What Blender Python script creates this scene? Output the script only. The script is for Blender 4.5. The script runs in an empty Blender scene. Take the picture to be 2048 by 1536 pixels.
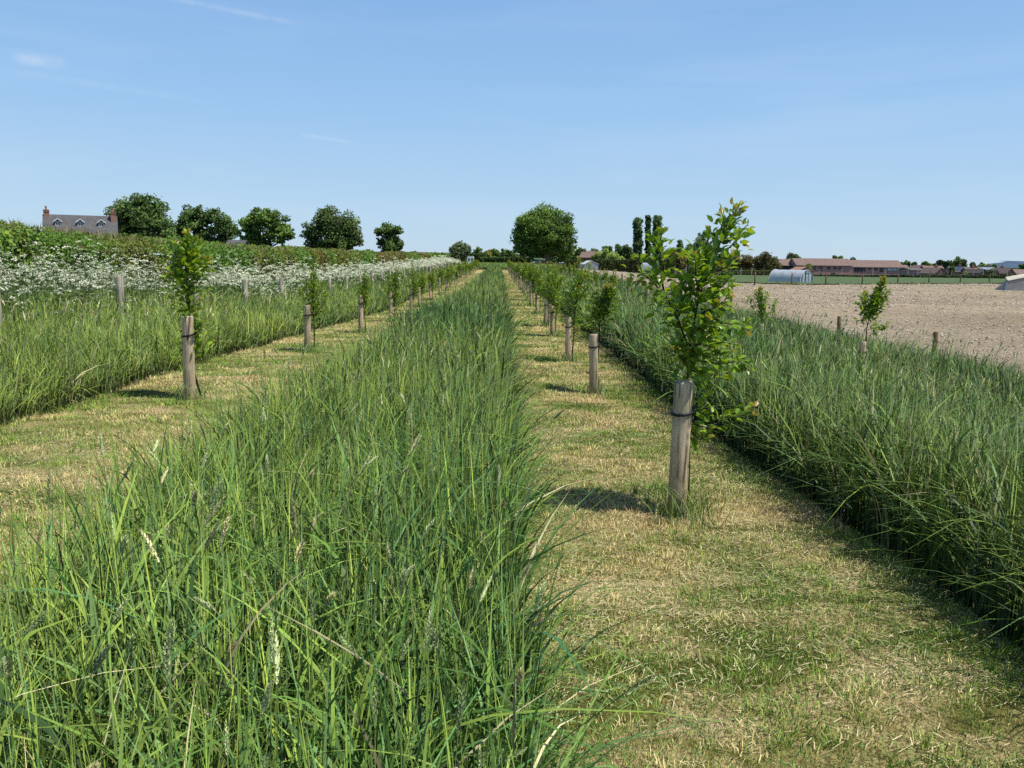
import bpy, math, random
import numpy as np
from mathutils import Vector, Matrix
SC = bpy.context.scene
COL = SC.collection
R = math.radians
rng = np.random.default_rng(7)

# ------------------------------------------------------------------ camera
F_PX, CX, CY, EYE = 1540.0, 1024.0, 768.0, 1.6
ROLL = R(0.6)
_u, _v = -24.0, 246.0
_u2 = _u*math.cos(ROLL) - _v*math.sin(ROLL)
_v2 = _u*math.sin(ROLL) + _v*math.cos(ROLL)
PITCH = math.atan2(_v2, F_PX)
YAW = math.atan2(_u2, math.hypot(F_PX, _v2))
CAMR = Matrix.Rotation(YAW, 3, 'Z') @ Matrix.Rotation(math.pi/2 - PITCH, 3, 'X') @ Matrix.Rotation(ROLL, 3, 'Z')
cam = bpy.data.objects.new('camera', bpy.data.cameras.new('camera'))
COL.objects.link(cam)
cam.matrix_world = Matrix.Translation((0, 0, EYE)) @ CAMR.to_4x4()
cam.data.sensor_width = 36.0
cam.data.lens = F_PX/2048*36
cam.data.clip_start = 0.05
cam.data.clip_end = 20000
SC.camera = cam

def ray(px, py):
    return CAMR @ Vector((px-CX, CY-py, -F_PX))
def at(px, py, Y):
    d = ray(px, py)
    return Vector((0, 0, EYE)) + d*(Y/d.y)

# ------------------------------------------------------------------ terrain
TX = np.array([-3000, -3.0, 0.0, 2.0, 9.3, 32, 80, 200, 4000.])
TY = np.array([-50, 0, 8, 12, 17, 22, 28, 41, 55, 70, 86, 106, 130, 180, 300, 600, 6000.])
_L = [.2, .2, .18, .12, 0, -.12, -.22, -.17, -.12, -.05, .1, .3, .45, .6, .5, -1, -8]
_C = [.05, .05, .03, 0, 0, 0, .03, 0, 0, 0, .1, .3, .45, .6, .5, -1, -8]
_D = [0, 0, 0, 0, 0, 0, 0, 0, 0, 0, .1, .3, .45, .6, .5, -1, -8]
_E = [-.65, -.65, -.65, -.65, -.65, -.65, -.62, -.4, -.12, 0, .2, .35, .45, .6, .4, -1, -8]
_G = [-.75]*8 + [-.75, -.72, -.7, -.75, -.85, -1.1, -2, -3, -8]
_H = [-.8]*8 + [-.8, -.8, -.8, -.85, -1.0, -1.35, -2.4, -3, -8]
_I = [-1.]*8 + [-1, -1, -1, -1, -1.1, -1.5, -2.4, -3, -8]
TZ = np.array([_L, _L, _C, _D, _E, _G, _H, _I, _I])
def zt(X, Y):
    X = np.asarray(X, float); Y = np.asarray(Y, float)
    i = np.clip(np.searchsorted(TX, X)-1, 0, len(TX)-2)
    j = np.clip(np.searchsorted(TY, Y)-1, 0, len(TY)-2)
    u = np.clip((X-TX[i])/(TX[i+1]-TX[i]), 0, 1)
    v = np.clip((Y-TY[j])/(TY[j+1]-TY[j]), 0, 1)
    v = v*v*(3-2*v)*0.6 + v*0.4
    a = TZ[i, j]*(1-u) + TZ[i+1, j]*u
    b = TZ[i, j+1]*(1-u) + TZ[i+1, j+1]*u
    return a*(1-v) + b*v
def gz(x, y):
    return float(zt(x, y))
def ground(px, py):
    d = ray(px, py); t = 0
    z = 0.0
    for k in range(30):
        t = (z-EYE)/d.z
        z = z*.5 + .5*gz(d.x*t, d.y*t)
    return Vector((d.x*t, d.y*t, z))

def fnoise(x, y, s=1.0, seed=0):
    """cheap smooth noise from sines, about -1..1"""
    r = np.random.default_rng(1000+seed)
    out = 0; amp = 0
    for k in range(7):
        a = r.uniform(0, 2*np.pi); f = s*(0.6+0.55*k)
        ph = r.uniform(0, 6.28)
        w = 1/(1+.35*k)
        out = out + w*np.sin((x*np.cos(a)+y*np.sin(a))*f + ph + 1.3*np.sin((x*np.sin(a)-y*np.cos(a))*f*.7+ph*2))
        amp += w
    return out/amp*1.6

# ------------------------------------------------------------------ materials
def newmat(name):
    m = bpy.data.materials.new(name); m.use_nodes = True
    nt = m.node_tree; nt.nodes.clear()
    out = nt.nodes.new('ShaderNodeOutputMaterial')
    return m, nt, out
def N(nt, t, **kw):
    n = nt.nodes.new(t)
    for k, v in kw.items():
        if k in n.inputs: n.inputs[k].default_value = v
        else: setattr(n, k, v)
    return n
def leaf_mat(name, trans=0.4, rough=0.45, spec=0.35, tint=(1.25, 1.15, 0.5), up=0.0):
    m, nt, out = newmat(name); L = nt.links.new
    a = N(nt, 'ShaderNodeAttribute', attribute_name='Col')
    p = N(nt, 'ShaderNodeBsdfPrincipled', Roughness=rough)
    p.inputs['Specular IOR Level'].default_value = spec
    L(a.outputs['Color'], p.inputs['Base Color'])
    mu = N(nt, 'ShaderNodeVectorMath', operation='MULTIPLY'); mu.inputs[1].default_value = tint
    L(a.outputs['Color'], mu.inputs[0])
    t = N(nt, 'ShaderNodeBsdfTranslucent'); L(mu.outputs[0], t.inputs['Color'])
    if up > 0:
        g = N(nt, 'ShaderNodeNewGeometry'); s1 = N(nt, 'ShaderNodeVectorMath', operation='SCALE'); s1.inputs['Scale'].default_value = 1-up
        L(g.outputs['Normal'], s1.inputs[0])
        s2 = N(nt, 'ShaderNodeVectorMath', operation='ADD'); s2.inputs[1].default_value = (0, 0, up); L(s1.outputs[0], s2.inputs[0])
        s3 = N(nt, 'ShaderNodeVectorMath', operation='NORMALIZE'); L(s2.outputs[0], s3.inputs[0])
        L(s3.outputs[0], p.inputs['Normal'])
    mx = N(nt, 'ShaderNodeMixShader'); mx.inputs[0].default_value = trans
    L(p.outputs[0], mx.inputs[1]); L(t.outputs[0], mx.inputs[2]); L(mx.outputs[0], out.inputs[0])
    return m
def col_mat(name, rough=0.8, spec=0.2, bump=None):
    m, nt, out = newmat(name); L = nt.links.new
    a = N(nt, 'ShaderNodeAttribute', attribute_name='Col')
    p = N(nt, 'ShaderNodeBsdfPrincipled', Roughness=rough); p.inputs['Specular IOR Level'].default_value = spec
    L(a.outputs['Color'], p.inputs['Base Color']); L(p.outputs[0], out.inputs[0])
    return m
def noise_mat(name, c1, c2, scale=5, rough=0.8, stretch=(1, 1, 1), bump=0.0, bscale=None, spec=0.25, c3=None, metal=0, coord='Object', lo=.35, hi=.65):
    m, nt, out = newmat(name); L = nt.links.new
    tc = N(nt, 'ShaderNodeTexCoord'); mp = N(nt, 'ShaderNodeMapping'); mp.inputs['Scale'].default_value = stretch
    L(tc.outputs[coord], mp.inputs[0])
    n = N(nt, 'ShaderNodeTexNoise', Scale=scale, Detail=8.0, Roughness=0.65); L(mp.outputs[0], n.inputs['Vector'])
    r = N(nt, 'ShaderNodeValToRGB'); e = r.color_ramp.elements
    e[0].position = lo; e[1].position = hi; e[0].color = (*c1, 1); e[1].color = (*c2, 1)
    if c3: x = e.new((lo+hi)/2); x.color = (*c3, 1)
    L(n.outputs['Fac'], r.inputs[0])
    p = N(nt, 'ShaderNodeBsdfPrincipled', Roughness=rough, Metallic=metal); p.inputs['Specular IOR Level'].default_value = spec
    L(r.outputs[0], p.inputs['Base Color'])
    if bump:
        n2 = N(nt, 'ShaderNodeTexNoise', Scale=bscale or scale*3, Detail=6.0); L(mp.outputs[0], n2.inputs['Vector'])
        b = N(nt, 'ShaderNodeBump', Strength=bump, Distance=0.02); L(n2.outputs['Fac'], b.inputs['Height']); L(b.outputs[0], p.inputs['Normal'])
    L(p.outputs[0], out.inputs[0])
    return m

M = {}
M['grass'] = leaf_mat('grass_blade', 0.14, 0.48, 0.16, (1.35, 1.2, .4), .48)
M['leaf'] = leaf_mat('fruit_leaf', 0.38, 0.33, 0.4, (1.6, 1.35, .3), .3)
M['treeleaf'] = leaf_mat('tree_leaf', 0.2, 0.6, 0.15, (1.2, 1.2, .5), .35)
M['hedgeleaf'] = leaf_mat('hedge_leaf', 0.25, 0.5, 0.2, (1.25, 1.15, .5), .35)
M['flower'] = leaf_mat('flower_white', 0.3, 0.7, 0.1, (1, 1, .9))
M['stone'] = col_mat('stone', .85)
M['bark'] = noise_mat('bark', (.05, .035, .025), (.13, .10, .075), 12, .9, bump=.5)
M['twig'] = noise_mat('twig_bark', (.035, .022, .016), (.09, .06, .04), 30, .7)
M['tie'] = noise_mat('black_rubber', (.008, .008, .009), (.02, .02, .022), 60, .5)
M['band'] = noise_mat('red_label', (.5, .1, .06), (.6, .16, .1), 20, .6)
M['wire'] = noise_mat('wire_metal', (.10, .10, .10), (.2, .2, .2), 30, .5, metal=.4)

def wood_mat(name, ca, cb, dark):
    m, nt, out = newmat(name); L = nt.links.new
    tc = N(nt, 'ShaderNodeTexCoord'); oi = N(nt, 'ShaderNodeObjectInfo')
    ad = N(nt, 'ShaderNodeVectorMath', operation='ADD'); L(tc.outputs['Object'], ad.inputs[0]); L(oi.outputs['Random'], ad.inputs[1])
    mp = N(nt, 'ShaderNodeMapping'); mp.inputs['Scale'].default_value = (1, 1, .05); L(ad.outputs[0], mp.inputs[0])
    n = N(nt, 'ShaderNodeTexNoise', Scale=70.0, Detail=10.0, Roughness=.8, Distortion=.3); L(mp.outputs[0], n.inputs['Vector'])
    r = N(nt, 'ShaderNodeValToRGB'); e = r.color_ramp.elements
    e[0].position = .36; e[1].position = .6; e[0].color = (*ca, 1); e[1].color = (*cb, 1)
    L(n.outputs['Fac'], r.inputs[0])
    n2 = N(nt, 'ShaderNodeTexNoise', Scale=5.0, Detail=5.0); L(ad.outputs[0], n2.inputs['Vector'])
    r2 = N(nt, 'ShaderNodeValToRGB'); e = r2.color_ramp.elements
    e[0].position = .35; e[1].position = .7; e[0].color = (.72, .72, .66, 1); e[1].color = (1.1, 1.05, 1, 1)
    L(n2.outputs['Fac'], r2.inputs[0])
    mu = N(nt, 'ShaderNodeMixRGB', blend_type='MULTIPLY'); mu.inputs[0].default_value = 1; L(r.outputs[0], mu.inputs[1]); L(r2.outputs[0], mu.inputs[2])
    # drying cracks
    mp3 = N(nt, 'ShaderNodeMapping'); mp3.inputs['Scale'].default_value = (1, 1, .035); L(ad.outputs[0], mp3.inputs[0])
    v = N(nt, 'ShaderNodeTexVoronoi', Scale=12.0, feature='DISTANCE_TO_EDGE'); L(mp3.outputs[0], v.inputs['Vector'])
    cr = N(nt, 'ShaderNodeMapRange'); cr.inputs[1].default_value = 0; cr.inputs[2].default_value = .05; L(v.outputs['Distance'], cr.inputs[0])
    mk = N(nt, 'ShaderNodeTexNoise', Scale=4.0); L(ad.outputs[0], mk.inputs['Vector'])
    mr = N(nt, 'ShaderNodeMapRange'); mr.inputs[1].default_value = .45; mr.inputs[2].default_value = .55; L(mk.outputs['Fac'], mr.inputs[0])
    mxx = N(nt, 'ShaderNodeMath', operation='MAXIMUM'); L(cr.outputs[0], mxx.inputs[0]); L(mr.outputs[0], mxx.inputs[1])
    fin = N(nt, 'ShaderNodeMixRGB'); fin.inputs[1].default_value = (*dark, 1); L(mxx.outputs[0], fin.inputs[0]); L(mu.outputs[0], fin.inputs[2])
    # greener, damper foot
    sx = N(nt, 'ShaderNodeSeparateXYZ'); L(tc.outputs['Object'], sx.inputs[0])
    gr = N(nt, 'ShaderNodeMapRange'); gr.inputs[1].default_value = .05; gr.inputs[2].default_value = .35; gr.inputs[3].default_value = .55; gr.inputs[4].default_value = 0.0; L(sx.outputs['Z'], gr.inputs[0])
    f2 = N(nt, 'ShaderNodeMixRGB'); f2.inputs[2].default_value = (.16, .14, .07, 1); L(gr.outputs[0], f2.inputs[0]); L(fin.outputs[0], f2.inputs[1])
    p = N(nt, 'ShaderNodeBsdfPrincipled', Roughness=.85); p.inputs['Specular IOR Level'].default_value = .2
    L(f2.outputs[0], p.inputs['Base Color'])
    h = N(nt, 'ShaderNodeMath', operation='MULTIPLY'); L(n.outputs['Fac'], h.inputs[0]); L(mxx.outputs[0], h.inputs[1])
    b = N(nt, 'ShaderNodeBump', Strength=.7, Distance=.008); L(h.outputs[0], b.inputs['Height']); L(b.outputs[0], p.inputs['Normal'])
    L(p.outputs[0], out.inputs[0])
    return m
M['stake'] = wood_mat('weathered_stake_wood', (.42, .325, .22), (.76, .63, .45), (.05, .038, .027))
M['post'] = wood_mat('fence_post_wood', (.30, .27, .22), (.55, .50, .42), (.08, .07, .06))
M['brownpost'] = wood_mat('brown_fence_post_wood', (.14, .09, .05), (.28, .2, .12), (.03, .02, .02))

# ------------------------------------------------------------------ mesh helpers
def mk(name, V, faces, mat, col=None, parent=None, smooth=False, link=True):
    V = np.asarray(V, np.float32).reshape(-1, 3)
    if not isinstance(faces, (list, tuple)): faces = [faces]
    faces = [np.asarray(f, np.int32) for f in faces if len(f)]
    me = bpy.data.meshes.new(name)
    me.vertices.add(len(V)); me.vertices.foreach_set('co', V.ravel())
    loops = np.concatenate([f.ravel() for f in faces])
    tot = np.concatenate([np.full(len(f), f.shape[1], np.int32) for f in faces])
    start = np.concatenate([[0], np.cumsum(tot)[:-1]]).astype(np.int32)
    me.loops.add(len(loops)); me.loops.foreach_set('vertex_index', loops)
    me.polygons.add(len(tot)); me.polygons.foreach_set('loop_start', start)
    try: me.polygons.foreach_set('loop_total', tot)
    except Exception: pass
    if col is not None:
        c = np.ones((len(V), 4), np.float32); c[:, :3] = np.clip(np.asarray(col, np.float32).reshape(-1, 3), 0, 1)
        at_ = me.color_attributes.new('Col', 'FLOAT_COLOR', 'POINT'); at_.data.foreach_set('color', c.ravel())
    me.update(calc_edges=True); 
    if smooth: me.polygons.foreach_set('use_smooth', np.ones(len(tot), bool))
    if mat is not None: me.materials.append(mat)
    o = bpy.data.objects.new(name, me); COL.objects.link(o)
    if parent is not None: o.parent = parent
    return o
def tag(o, label=None, cat=None, group=None, kind=None):
    if label: 
        o['label'] = label
    if cat: o['category'] = cat
    if group: o['group'] = group
    if kind: o['kind'] = kind
    return o
def empty(name, loc, rz=0):
    o = bpy.data.objects.new(name, None); COL.objects.link(o); o.location = loc; o.rotation_euler = (0, 0, rz)
    o.empty_display_size = .2
    return o
class MB:
    """collects boxes, tubes and polygons into one mesh"""
    def __init__(s): s.V = []; s.F = []; s.n = 0
    def add(s, V, F):
        s.V += [tuple(v) for v in V]; s.F += [tuple(i+s.n for i in f) for f in F]; s.n += len(V)
    def box(s, x0, x1, y0, y1, z0, z1):
        s.add([(x0, y0, z0), (x1, y0, z0), (x1, y1, z0), (x0, y1, z0), (x0, y0, z1), (x1, y0, z1), (x1, y1, z1), (x0, y1, z1)],
              [(0, 3, 2, 1), (4, 5, 6, 7), (0, 1, 5, 4), (1, 2, 6, 5), (2, 3, 7, 6), (3, 0, 4, 7)])
    def tube(s, pts, rad, k=6, cap=True):
        pts = [Vector(p) for p in pts]; n = len(pts)
        if not hasattr(rad, '__len__'): rad = [rad]*n
        V = []; up = Vector((0.13, 0.31, 0.94))
        for i, p in enumerate(pts):
            d = (pts[min(i+1, n-1)] - pts[max(i-1, 0)])
            if d.length < 1e-9: d = Vector((0, 0, 1))
            d.normalize()
            a = d.cross(up)
            if a.length < .05: a = d.cross(Vector((1, 0, 0)))
            a.normalize(); b = d.cross(a)
            for j in range(k):
                t = 2*math.pi*j/k
                V.append(p + (a*math.cos(t) + b*math.sin(t))*rad[i])
        F = []
        for i in range(n-1):
            for j in range(k):
                F.append((i*k+j, i*k+(j+1) % k, (i+1)*k+(j+1) % k, (i+1)*k+j))
        if cap: F.append(tuple(range(k))[::-1]); F.append(tuple((n-1)*k+j for j in range(k)))
        s.add(V, F)
    def build(s, name, mat, parent=None, smooth=False):
        me = bpy.data.meshes.new(name); me.from_pydata(s.V, [], s.F); me.update()
        if smooth: me.polygons.foreach_set('use_smooth', [True]*len(me.polygons))
        me.materials.append(mat)
        o = bpy.data.objects.new(name, me); COL.objects.link(o)
        if parent is not None: o.parent = parent
        return o
def copy_tree(o, parent=None):
    c = o.copy(); COL.objects.link(c)
    if parent is not None: c.parent = parent
    for ch in list(o.children): copy_tree(ch, c)
    return c

ORD = ['first', 'second', 'third', 'fourth', 'fifth', 'sixth', 'seventh', 'eighth', 'ninth', 'tenth', 'eleventh', 'twelfth', 'thirteenth',
       'fourteenth', 'fifteenth', 'sixteenth', 'seventeenth', 'eighteenth', 'nineteenth', 'twentieth', 'twenty-first', 'twenty-second',
       'twenty-third', 'twenty-fourth', 'twenty-fifth', 'twenty-sixth', 'twenty-seventh', 'twenty-eighth', 'twenty-ninth', 'thirtieth',
       'thirty-first', 'thirty-second', 'thirty-third', 'thirty-fourth']

# ------------------------------------------------------------------ ground sheets
def sheet(name, xs, ys, mat, dz=0.0, bump=None, mask=None):
    X, Y = np.meshgrid(xs, ys)
    Z = zt(X, Y) + dz
    if bump is not None: Z = Z + bump(X, Y)
    V = np.stack([X, Y, Z], -1).reshape(-1, 3)
    ny, nx = X.shape
    idx = np.arange(nx*ny).reshape(ny, nx)
    F = np.stack([idx[:-1, :-1], idx[:-1, 1:], idx[1:, 1:], idx[1:, :-1]], -1).reshape(-1, 4)
    if mask is not None:
        cx = (X[:-1, :-1]+X[1:, 1:])/2; cy = (Y[:-1, :-1]+Y[1:, 1:])/2
        F = F[mask(cx, cy).ravel()]
    o = mk(name, V, F, mat, smooth=True)
    return tag(o, kind='structure')
def curve_sheet(name, fx0, fx1, ys, nx, mat, dz, bump=None):
    t = np.linspace(0, 1, nx)
    Y = np.repeat(ys[:, None], nx, 1); X = fx0(Y)*(1-t) + fx1(Y)*t
    Z = zt(X, Y)+dz
    if bump is not None: Z = Z+bump(X, Y)
    V = np.stack([X, Y, Z], -1).reshape(-1, 3)
    ny = len(ys); idx = np.arange(nx*ny).reshape(ny, nx)
    F = np.stack([idx[:-1, :-1], idx[:-1, 1:], idx[1:, 1:], idx[1:, :-1]], -1).reshape(-1, 4)
    return tag(mk(name, V, F, mat, smooth=True), kind='structure')

# edges of the strips, as functions of distance
def e_wob(Y, s, a=.05): return a*fnoise(Y, Y*0+3.1, .9, s)
PL0 = lambda Y: -4.05 + .45*np.clip((Y-20)/80, 0, 1) + e_wob(Y, 1, .07)   # left mown path
PL1 = lambda Y: -1.46 - .15*np.exp(-((Y-4.5)/2.2)**2) + e_wob(Y, 2, .05)
PM0 = lambda Y: 0.10 + e_wob(Y, 3, .04)                                    # middle mown path
PM1 = lambda Y: 1.88 + .24*np.clip(1-(Y-3.5)/4, 0, 1) + e_wob(Y, 4, .05)
PR0 = lambda Y: 4.75 + e_wob(Y, 5, .05)                                    # right mown path
PR1 = lambda Y: 6.35 + e_wob(Y, 6, .06)
SOILX = lambda Y: 8.6 + e_wob(Y, 8, .15)
PATH_END = 112.0

def ground_mat():
    m, nt, out = newmat('meadow_ground'); L = nt.links.new
    tc = N(nt, 'ShaderNodeTexCoord')
    n = N(nt, 'ShaderNodeTexNoise', Scale=.35, Detail=9.0, Roughness=.7); L(tc.outputs['Object'], n.inputs['Vector'])
    r = N(nt, 'ShaderNodeValToRGB'); e = r.color_ramp.elements
    e[0].position = .35; e[1].position = .65; e[0].color = (.022, .028, .012, 1); e[1].color = (.045, .06, .02, 1)
    L(n.outputs['Fac'], r.inputs[0])
    p = N(nt, 'ShaderNodeBsdfPrincipled', Roughness=.95); p.inputs['Specular IOR Level'].default_value = .05
    L(r.outputs[0], p.inputs['Base Color'])
    n2 = N(nt, 'ShaderNodeTexNoise', Scale=14.0, Detail=5.0); L(tc.outputs['Object'], n2.inputs['Vector'])
    b = N(nt, 'ShaderNodeBump', Strength=1.0, Distance=.1); L(n2.outputs['Fac'], b.inputs['Height']); L(b.outputs[0], p.inputs['Normal'])
    L(p.outputs[0], out.inputs[0])
    return m
M['ground'] = ground_mat()
def mown_mat():
    m, nt, out = newmat('mown_grass'); L = nt.links.new
    tc = N(nt, 'ShaderNodeTexCoord')
    mp = N(nt, 'ShaderNodeMapping'); mp.inputs['Scale'].default_value = (1.0, 2.2, 1); mp.inputs['Rotation'].default_value = (0, 0, R(12)); L(tc.outputs['Object'], mp.inputs[0])
    n = N(nt, 'ShaderNodeTexNoise', Scale=1.3, Detail=10.0, Roughness=.62, Distortion=.6); L(mp.outputs[0], n.inputs['Vector'])
    r = N(nt, 'ShaderNodeValToRGB'); e = r.color_ramp.elements
    e[0].position = .36; e[1].position = .64
    e[0].color = (.16, .19, .05, 1); e[1].color = (.84, .70, .40, 1); x = e.new(.46); x.color = (.32, .31, .10, 1); x = e.new(.54); x.color = (.68, .57, .28, 1)
    L(n.outputs['Fac'], r.inputs[0])
    f = N(nt, 'ShaderNodeTexNoise', Scale=60.0, Detail=4.0, Roughness=.8); L(tc.outputs['Object'], f.inputs['Vector'])
    r2 = N(nt, 'ShaderNodeValToRGB'); e = r2.color_ramp.elements; e[0].position = .3; e[1].position = .7
    e[0].color = (.12, .11, .09, 1); e[1].color = (1.3, 1.25, 1.15, 1); L(f.outputs['Fac'], r2.inputs[0])
    mu = N(nt, 'ShaderNodeMixRGB', blend_type='MULTIPLY'); mu.inputs[0].default_value = 1; L(r.outputs[0], mu.inputs[1]); L(r2.outputs[0], mu.inputs[2])
    p = N(nt, 'ShaderNodeBsdfPrincipled', Roughness=.95); p.inputs['Specular IOR Level'].default_value = .05; L(mu.outputs[0], p.inputs['Base Color'])
    b = N(nt, 'ShaderNodeBump', Strength=1.0, Distance=.03); L(f.outputs['Fac'], b.inputs['Height']); L(b.outputs[0], p.inputs['Normal'])
    L(p.outputs[0], out.inputs[0])
    return m
M['mown'] = mown_mat()
def soil_mat():
    m, nt, out = newmat('dry_soil'); L = nt.links.new
    tc = N(nt, 'ShaderNodeTexCoord')
    n = N(nt, 'ShaderNodeTexNoise', Scale=.12, Detail=6.0, Roughness=.6); L(tc.outputs['Object'], n.inputs['Vector'])
    r = N(nt, 'ShaderNodeValToRGB'); e = r.color_ramp.elements; e[0].position = .38; e[1].position = .62
    e[0].color = (.34, .285, .20, 1); e[1].color = (.45, .385, .275, 1); L(n.outputs['Fac'], r.inputs[0])
    f = N(nt, 'ShaderNodeTexNoise', Scale=7.0, Detail=9.0, Roughness=.75); L(tc.outputs['Object'], f.inputs['Vector'])
    r2 = N(nt, 'ShaderNodeValToRGB'); e = r2.color_ramp.elements; e[0].position = .36; e[1].position = .66
    e[0].color = (.55, .52, .5, 1); e[1].color = (1.25, 1.2, 1.15, 1); L(f.outputs['Fac'], r2.inputs[0])
    mu = N(nt, 'ShaderNodeMixRGB', blend_type='MULTIPLY'); mu.inputs[0].default_value = 1; L(r.outputs[0], mu.inputs[1]); L(r2.outputs[0], mu.inputs[2])
    p = N(nt, 'ShaderNodeBsdfPrincipled', Roughness=.95); p.inputs['Specular IOR Level'].default_value = .05; L(mu.outputs[0], p.inputs['Base Color'])
    b = N(nt, 'ShaderNodeBump', Strength=.9, Distance=.12); L(f.outputs['Fac'], b.inputs['Height']); L(b.outputs[0], p.inputs['Normal'])
    L(p.outputs[0], out.inputs[0])
    return m
M['soil'] = soil_mat()
M['crop'] = noise_mat('green_crop', (.075, .115, .05), (.24, .24, .14), 2.2, .95, bump=.8, bscale=5, c3=(.10, .15, .065), lo=.4, hi=.78, spec=.05)

def sp(a, b, n, p=1.0): return a + (b-a)*np.linspace(0, 1, n)**p
gx = np.concatenate([-sp(30, 4000, 22, 3)[::-1], np.linspace(-29, 29, 117), sp(30, 4000, 24, 3)])
gy = np.concatenate([[-60, -20, -8], np.linspace(-4, 60, 150), sp(60.6, 7000, 70, 2.6)])
sheet('ground', gx, gy, M['ground'])

def swath(X, Y):   # raised windrows of cut grass lying across the paths
    w = np.sin(Y*2.3 + 1.5*np.sin(X*1.4+Y*.35) + 1.2*fnoise(X, Y, .7, 12))
    return .02*np.clip(w, 0, 1)**1.5*(.4+.6*np.clip(.5+fnoise(X, Y, .5, 13), 0, 1)) + .012*fnoise(X, Y, 6, 14)
yp = np.concatenate([np.linspace(-3, 30, 420), np.linspace(30.2, PATH_END, 300)])
curve_sheet('mown_path', lambda Y: PM0(Y)-.1, lambda Y: PM1(Y)+.08, yp, 26, M['mown'], .02, swath)
curve_sheet('mown_path', lambda Y: PL0(Y)-.08, lambda Y: PL1(Y)+.1, yp, 34, M['mown'], .02, swath)
curve_sheet('mown_path', lambda Y: PR0(Y)-.05, lambda Y: PR1(Y)+.05, yp[::2], 18, M['mown'], .02, swath)
def soil_end(X): return np.interp(X, [8, 24, 24.1, 69, 160], [165, 77, 77, 104, 150])
ys_ = np.concatenate([np.linspace(-4, 60, 160), np.linspace(60.8, 200, 110)])
xs_ = np.concatenate([np.linspace(8.5, 30, 60), sp(30.7, 260, 60, 1.8)])
sheet('soil_field', xs_, ys_, M['soil'], .10, lambda X, Y: .035*fnoise(X, Y, 1.6, 21)+.02*fnoise(X, Y, 5, 22) )
def in_crop(X, Y):
    # crop beyond the fence line, seen as a green band
    f0 = np.interp(X, [22, 24, 33, 69, 110, 200], [180, 77, 83, 104, 128, 180])
    return (X > 22+.0*Y) & (Y > f0) & (Y < 176)
sheet('crop_field', np.linspace(20, 200, 220), np.linspace(74, 180, 160), M['crop'], .20, lambda X, Y: .03*fnoise(X, Y, 2, 33), in_crop)

# ------------------------------------------------------------------ grass blades
def sample_region(fx0, fx1, y0, y1, dens, seed):
    r = np.random.default_rng(seed)
    ys = np.geomspace(max(y0, .3), y1, 800) if y0 > 0 else np.linspace(y0, y1, 800)
    w = (fx1(ys)-fx0(ys))*dens(ys)
    c = np.concatenate([[0], np.cumsum((w[1:]+w[:-1])/2*np.diff(ys))])
    n = int(c[-1])
    Y = np.interp(r.uniform(0, c[-1], n), c, ys)
    X = fx0(Y) + (fx1(Y)-fx0(Y))*r.uniform(0, 1, n)
    return X, Y, r
def ribbons(P, h, w, az, lean, droop, face, seg, col, basecol=None, prof='blade', bm=(.85, 1.7)):
    n = len(P); t = np.linspace(0, 1, seg+1)
    hx = np.cos(az)*lean*h; hy = np.sin(az)*lean*h
    tt = t[None, :]
    cx = P[:, 0:1] + hx[:, None]*tt**1.9
    cy = P[:, 1:2] + hy[:, None]*tt**1.9
    cz = P[:, 2:3] + h[:, None]*(tt - droop[:, None]*tt**3)
    if prof == 'blade': pw = np.minimum(1, .55+1.4*t)*(1-t**2.6)+.04
    else: pw = np.full(seg+1, 1.0)
    hw = w[:, None]*.5*pw[None, :]
    # ribbons twist a little on the way up
    fa = face[:, None] + (tt-.5)*1.1*np.sin(face*3)[:, None]
    dx = np.cos(fa)*hw; dy = np.sin(fa)*hw
    V = np.empty((n, seg+1, 2, 3), np.float32)
    V[:, :, 0, 0] = cx-dx; V[:, :, 1, 0] = cx+dx
    V[:, :, 0, 1] = cy-dy; V[:, :, 1, 1] = cy+dy
    V[:, :, 0, 2] = cz; V[:, :, 1, 2] = cz
    b = (np.arange(n)*(seg+1)*2)[:, None, None]
    k = (np.arange(seg)*2)[None, :, None]
    F = (b + k + np.array([0, 1, 3, 2])[None, None, :]).reshape(-1, 4)
    c = col[:, None, None, :]*np.ones((1, seg+1, 2, 1))
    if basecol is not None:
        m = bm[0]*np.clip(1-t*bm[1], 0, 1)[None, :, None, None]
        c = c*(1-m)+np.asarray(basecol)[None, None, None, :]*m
    return V.reshape(-1, 3), F, c.reshape(-1, 3)
class Bag:
    def __init__(s): s.V = []; s.F = []; s.C = []; s.n = 0
    def add(s, V, F, C):
        s.V.append(V); s.F.append(F+s.n); s.C.append(C); s.n += len(V)
    def build(s, name, mat, parent=None, smooth=False):
        fs = {}
        for f in s.F: fs.setdefault(f.shape[1], []).append(f)
        return mk(name, np.concatenate(s.V), [np.concatenate(v) for v in fs.values()], mat, np.concatenate(s.C), parent, smooth)

DEEP = np.array([.03, .10, .02]); MID = np.array([.14, .28, .05]); YEL = np.array([.42, .52, .09]); BLUE = np.array([.085, .22, .10]); STRAW = np.array([.60, .52, .30])
def grass_cols(X, Y, r, yel=.3, straw=.03, s=0):
    n = len(X); yel = yel + .25*np.clip(1-Y/9, 0, 1)
    a = np.clip(.5+.5*fnoise(X, Y, .8, 50+s)+r.normal(0, .28, n), 0, 1)[:, None]
    c = DEEP*(1-a)+MID*a
    b = np.clip(yel+.35*fnoise(X, Y, .45, 60+s)+r.normal(0, .25, n), 0, 1)[:, None]
    c = c*(1-b*.75)+YEL*b*.75
    q = (r.random(n) < .25)[:, None]
    c = np.where(q, c*.5+BLUE*.5, c)
    c = np.where((r.random(n) < straw)[:, None], STRAW*r.uniform(.6, 1.1, (n, 1)), c)
    return c*r.uniform(.42, 1.55, (n, 1))
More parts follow.
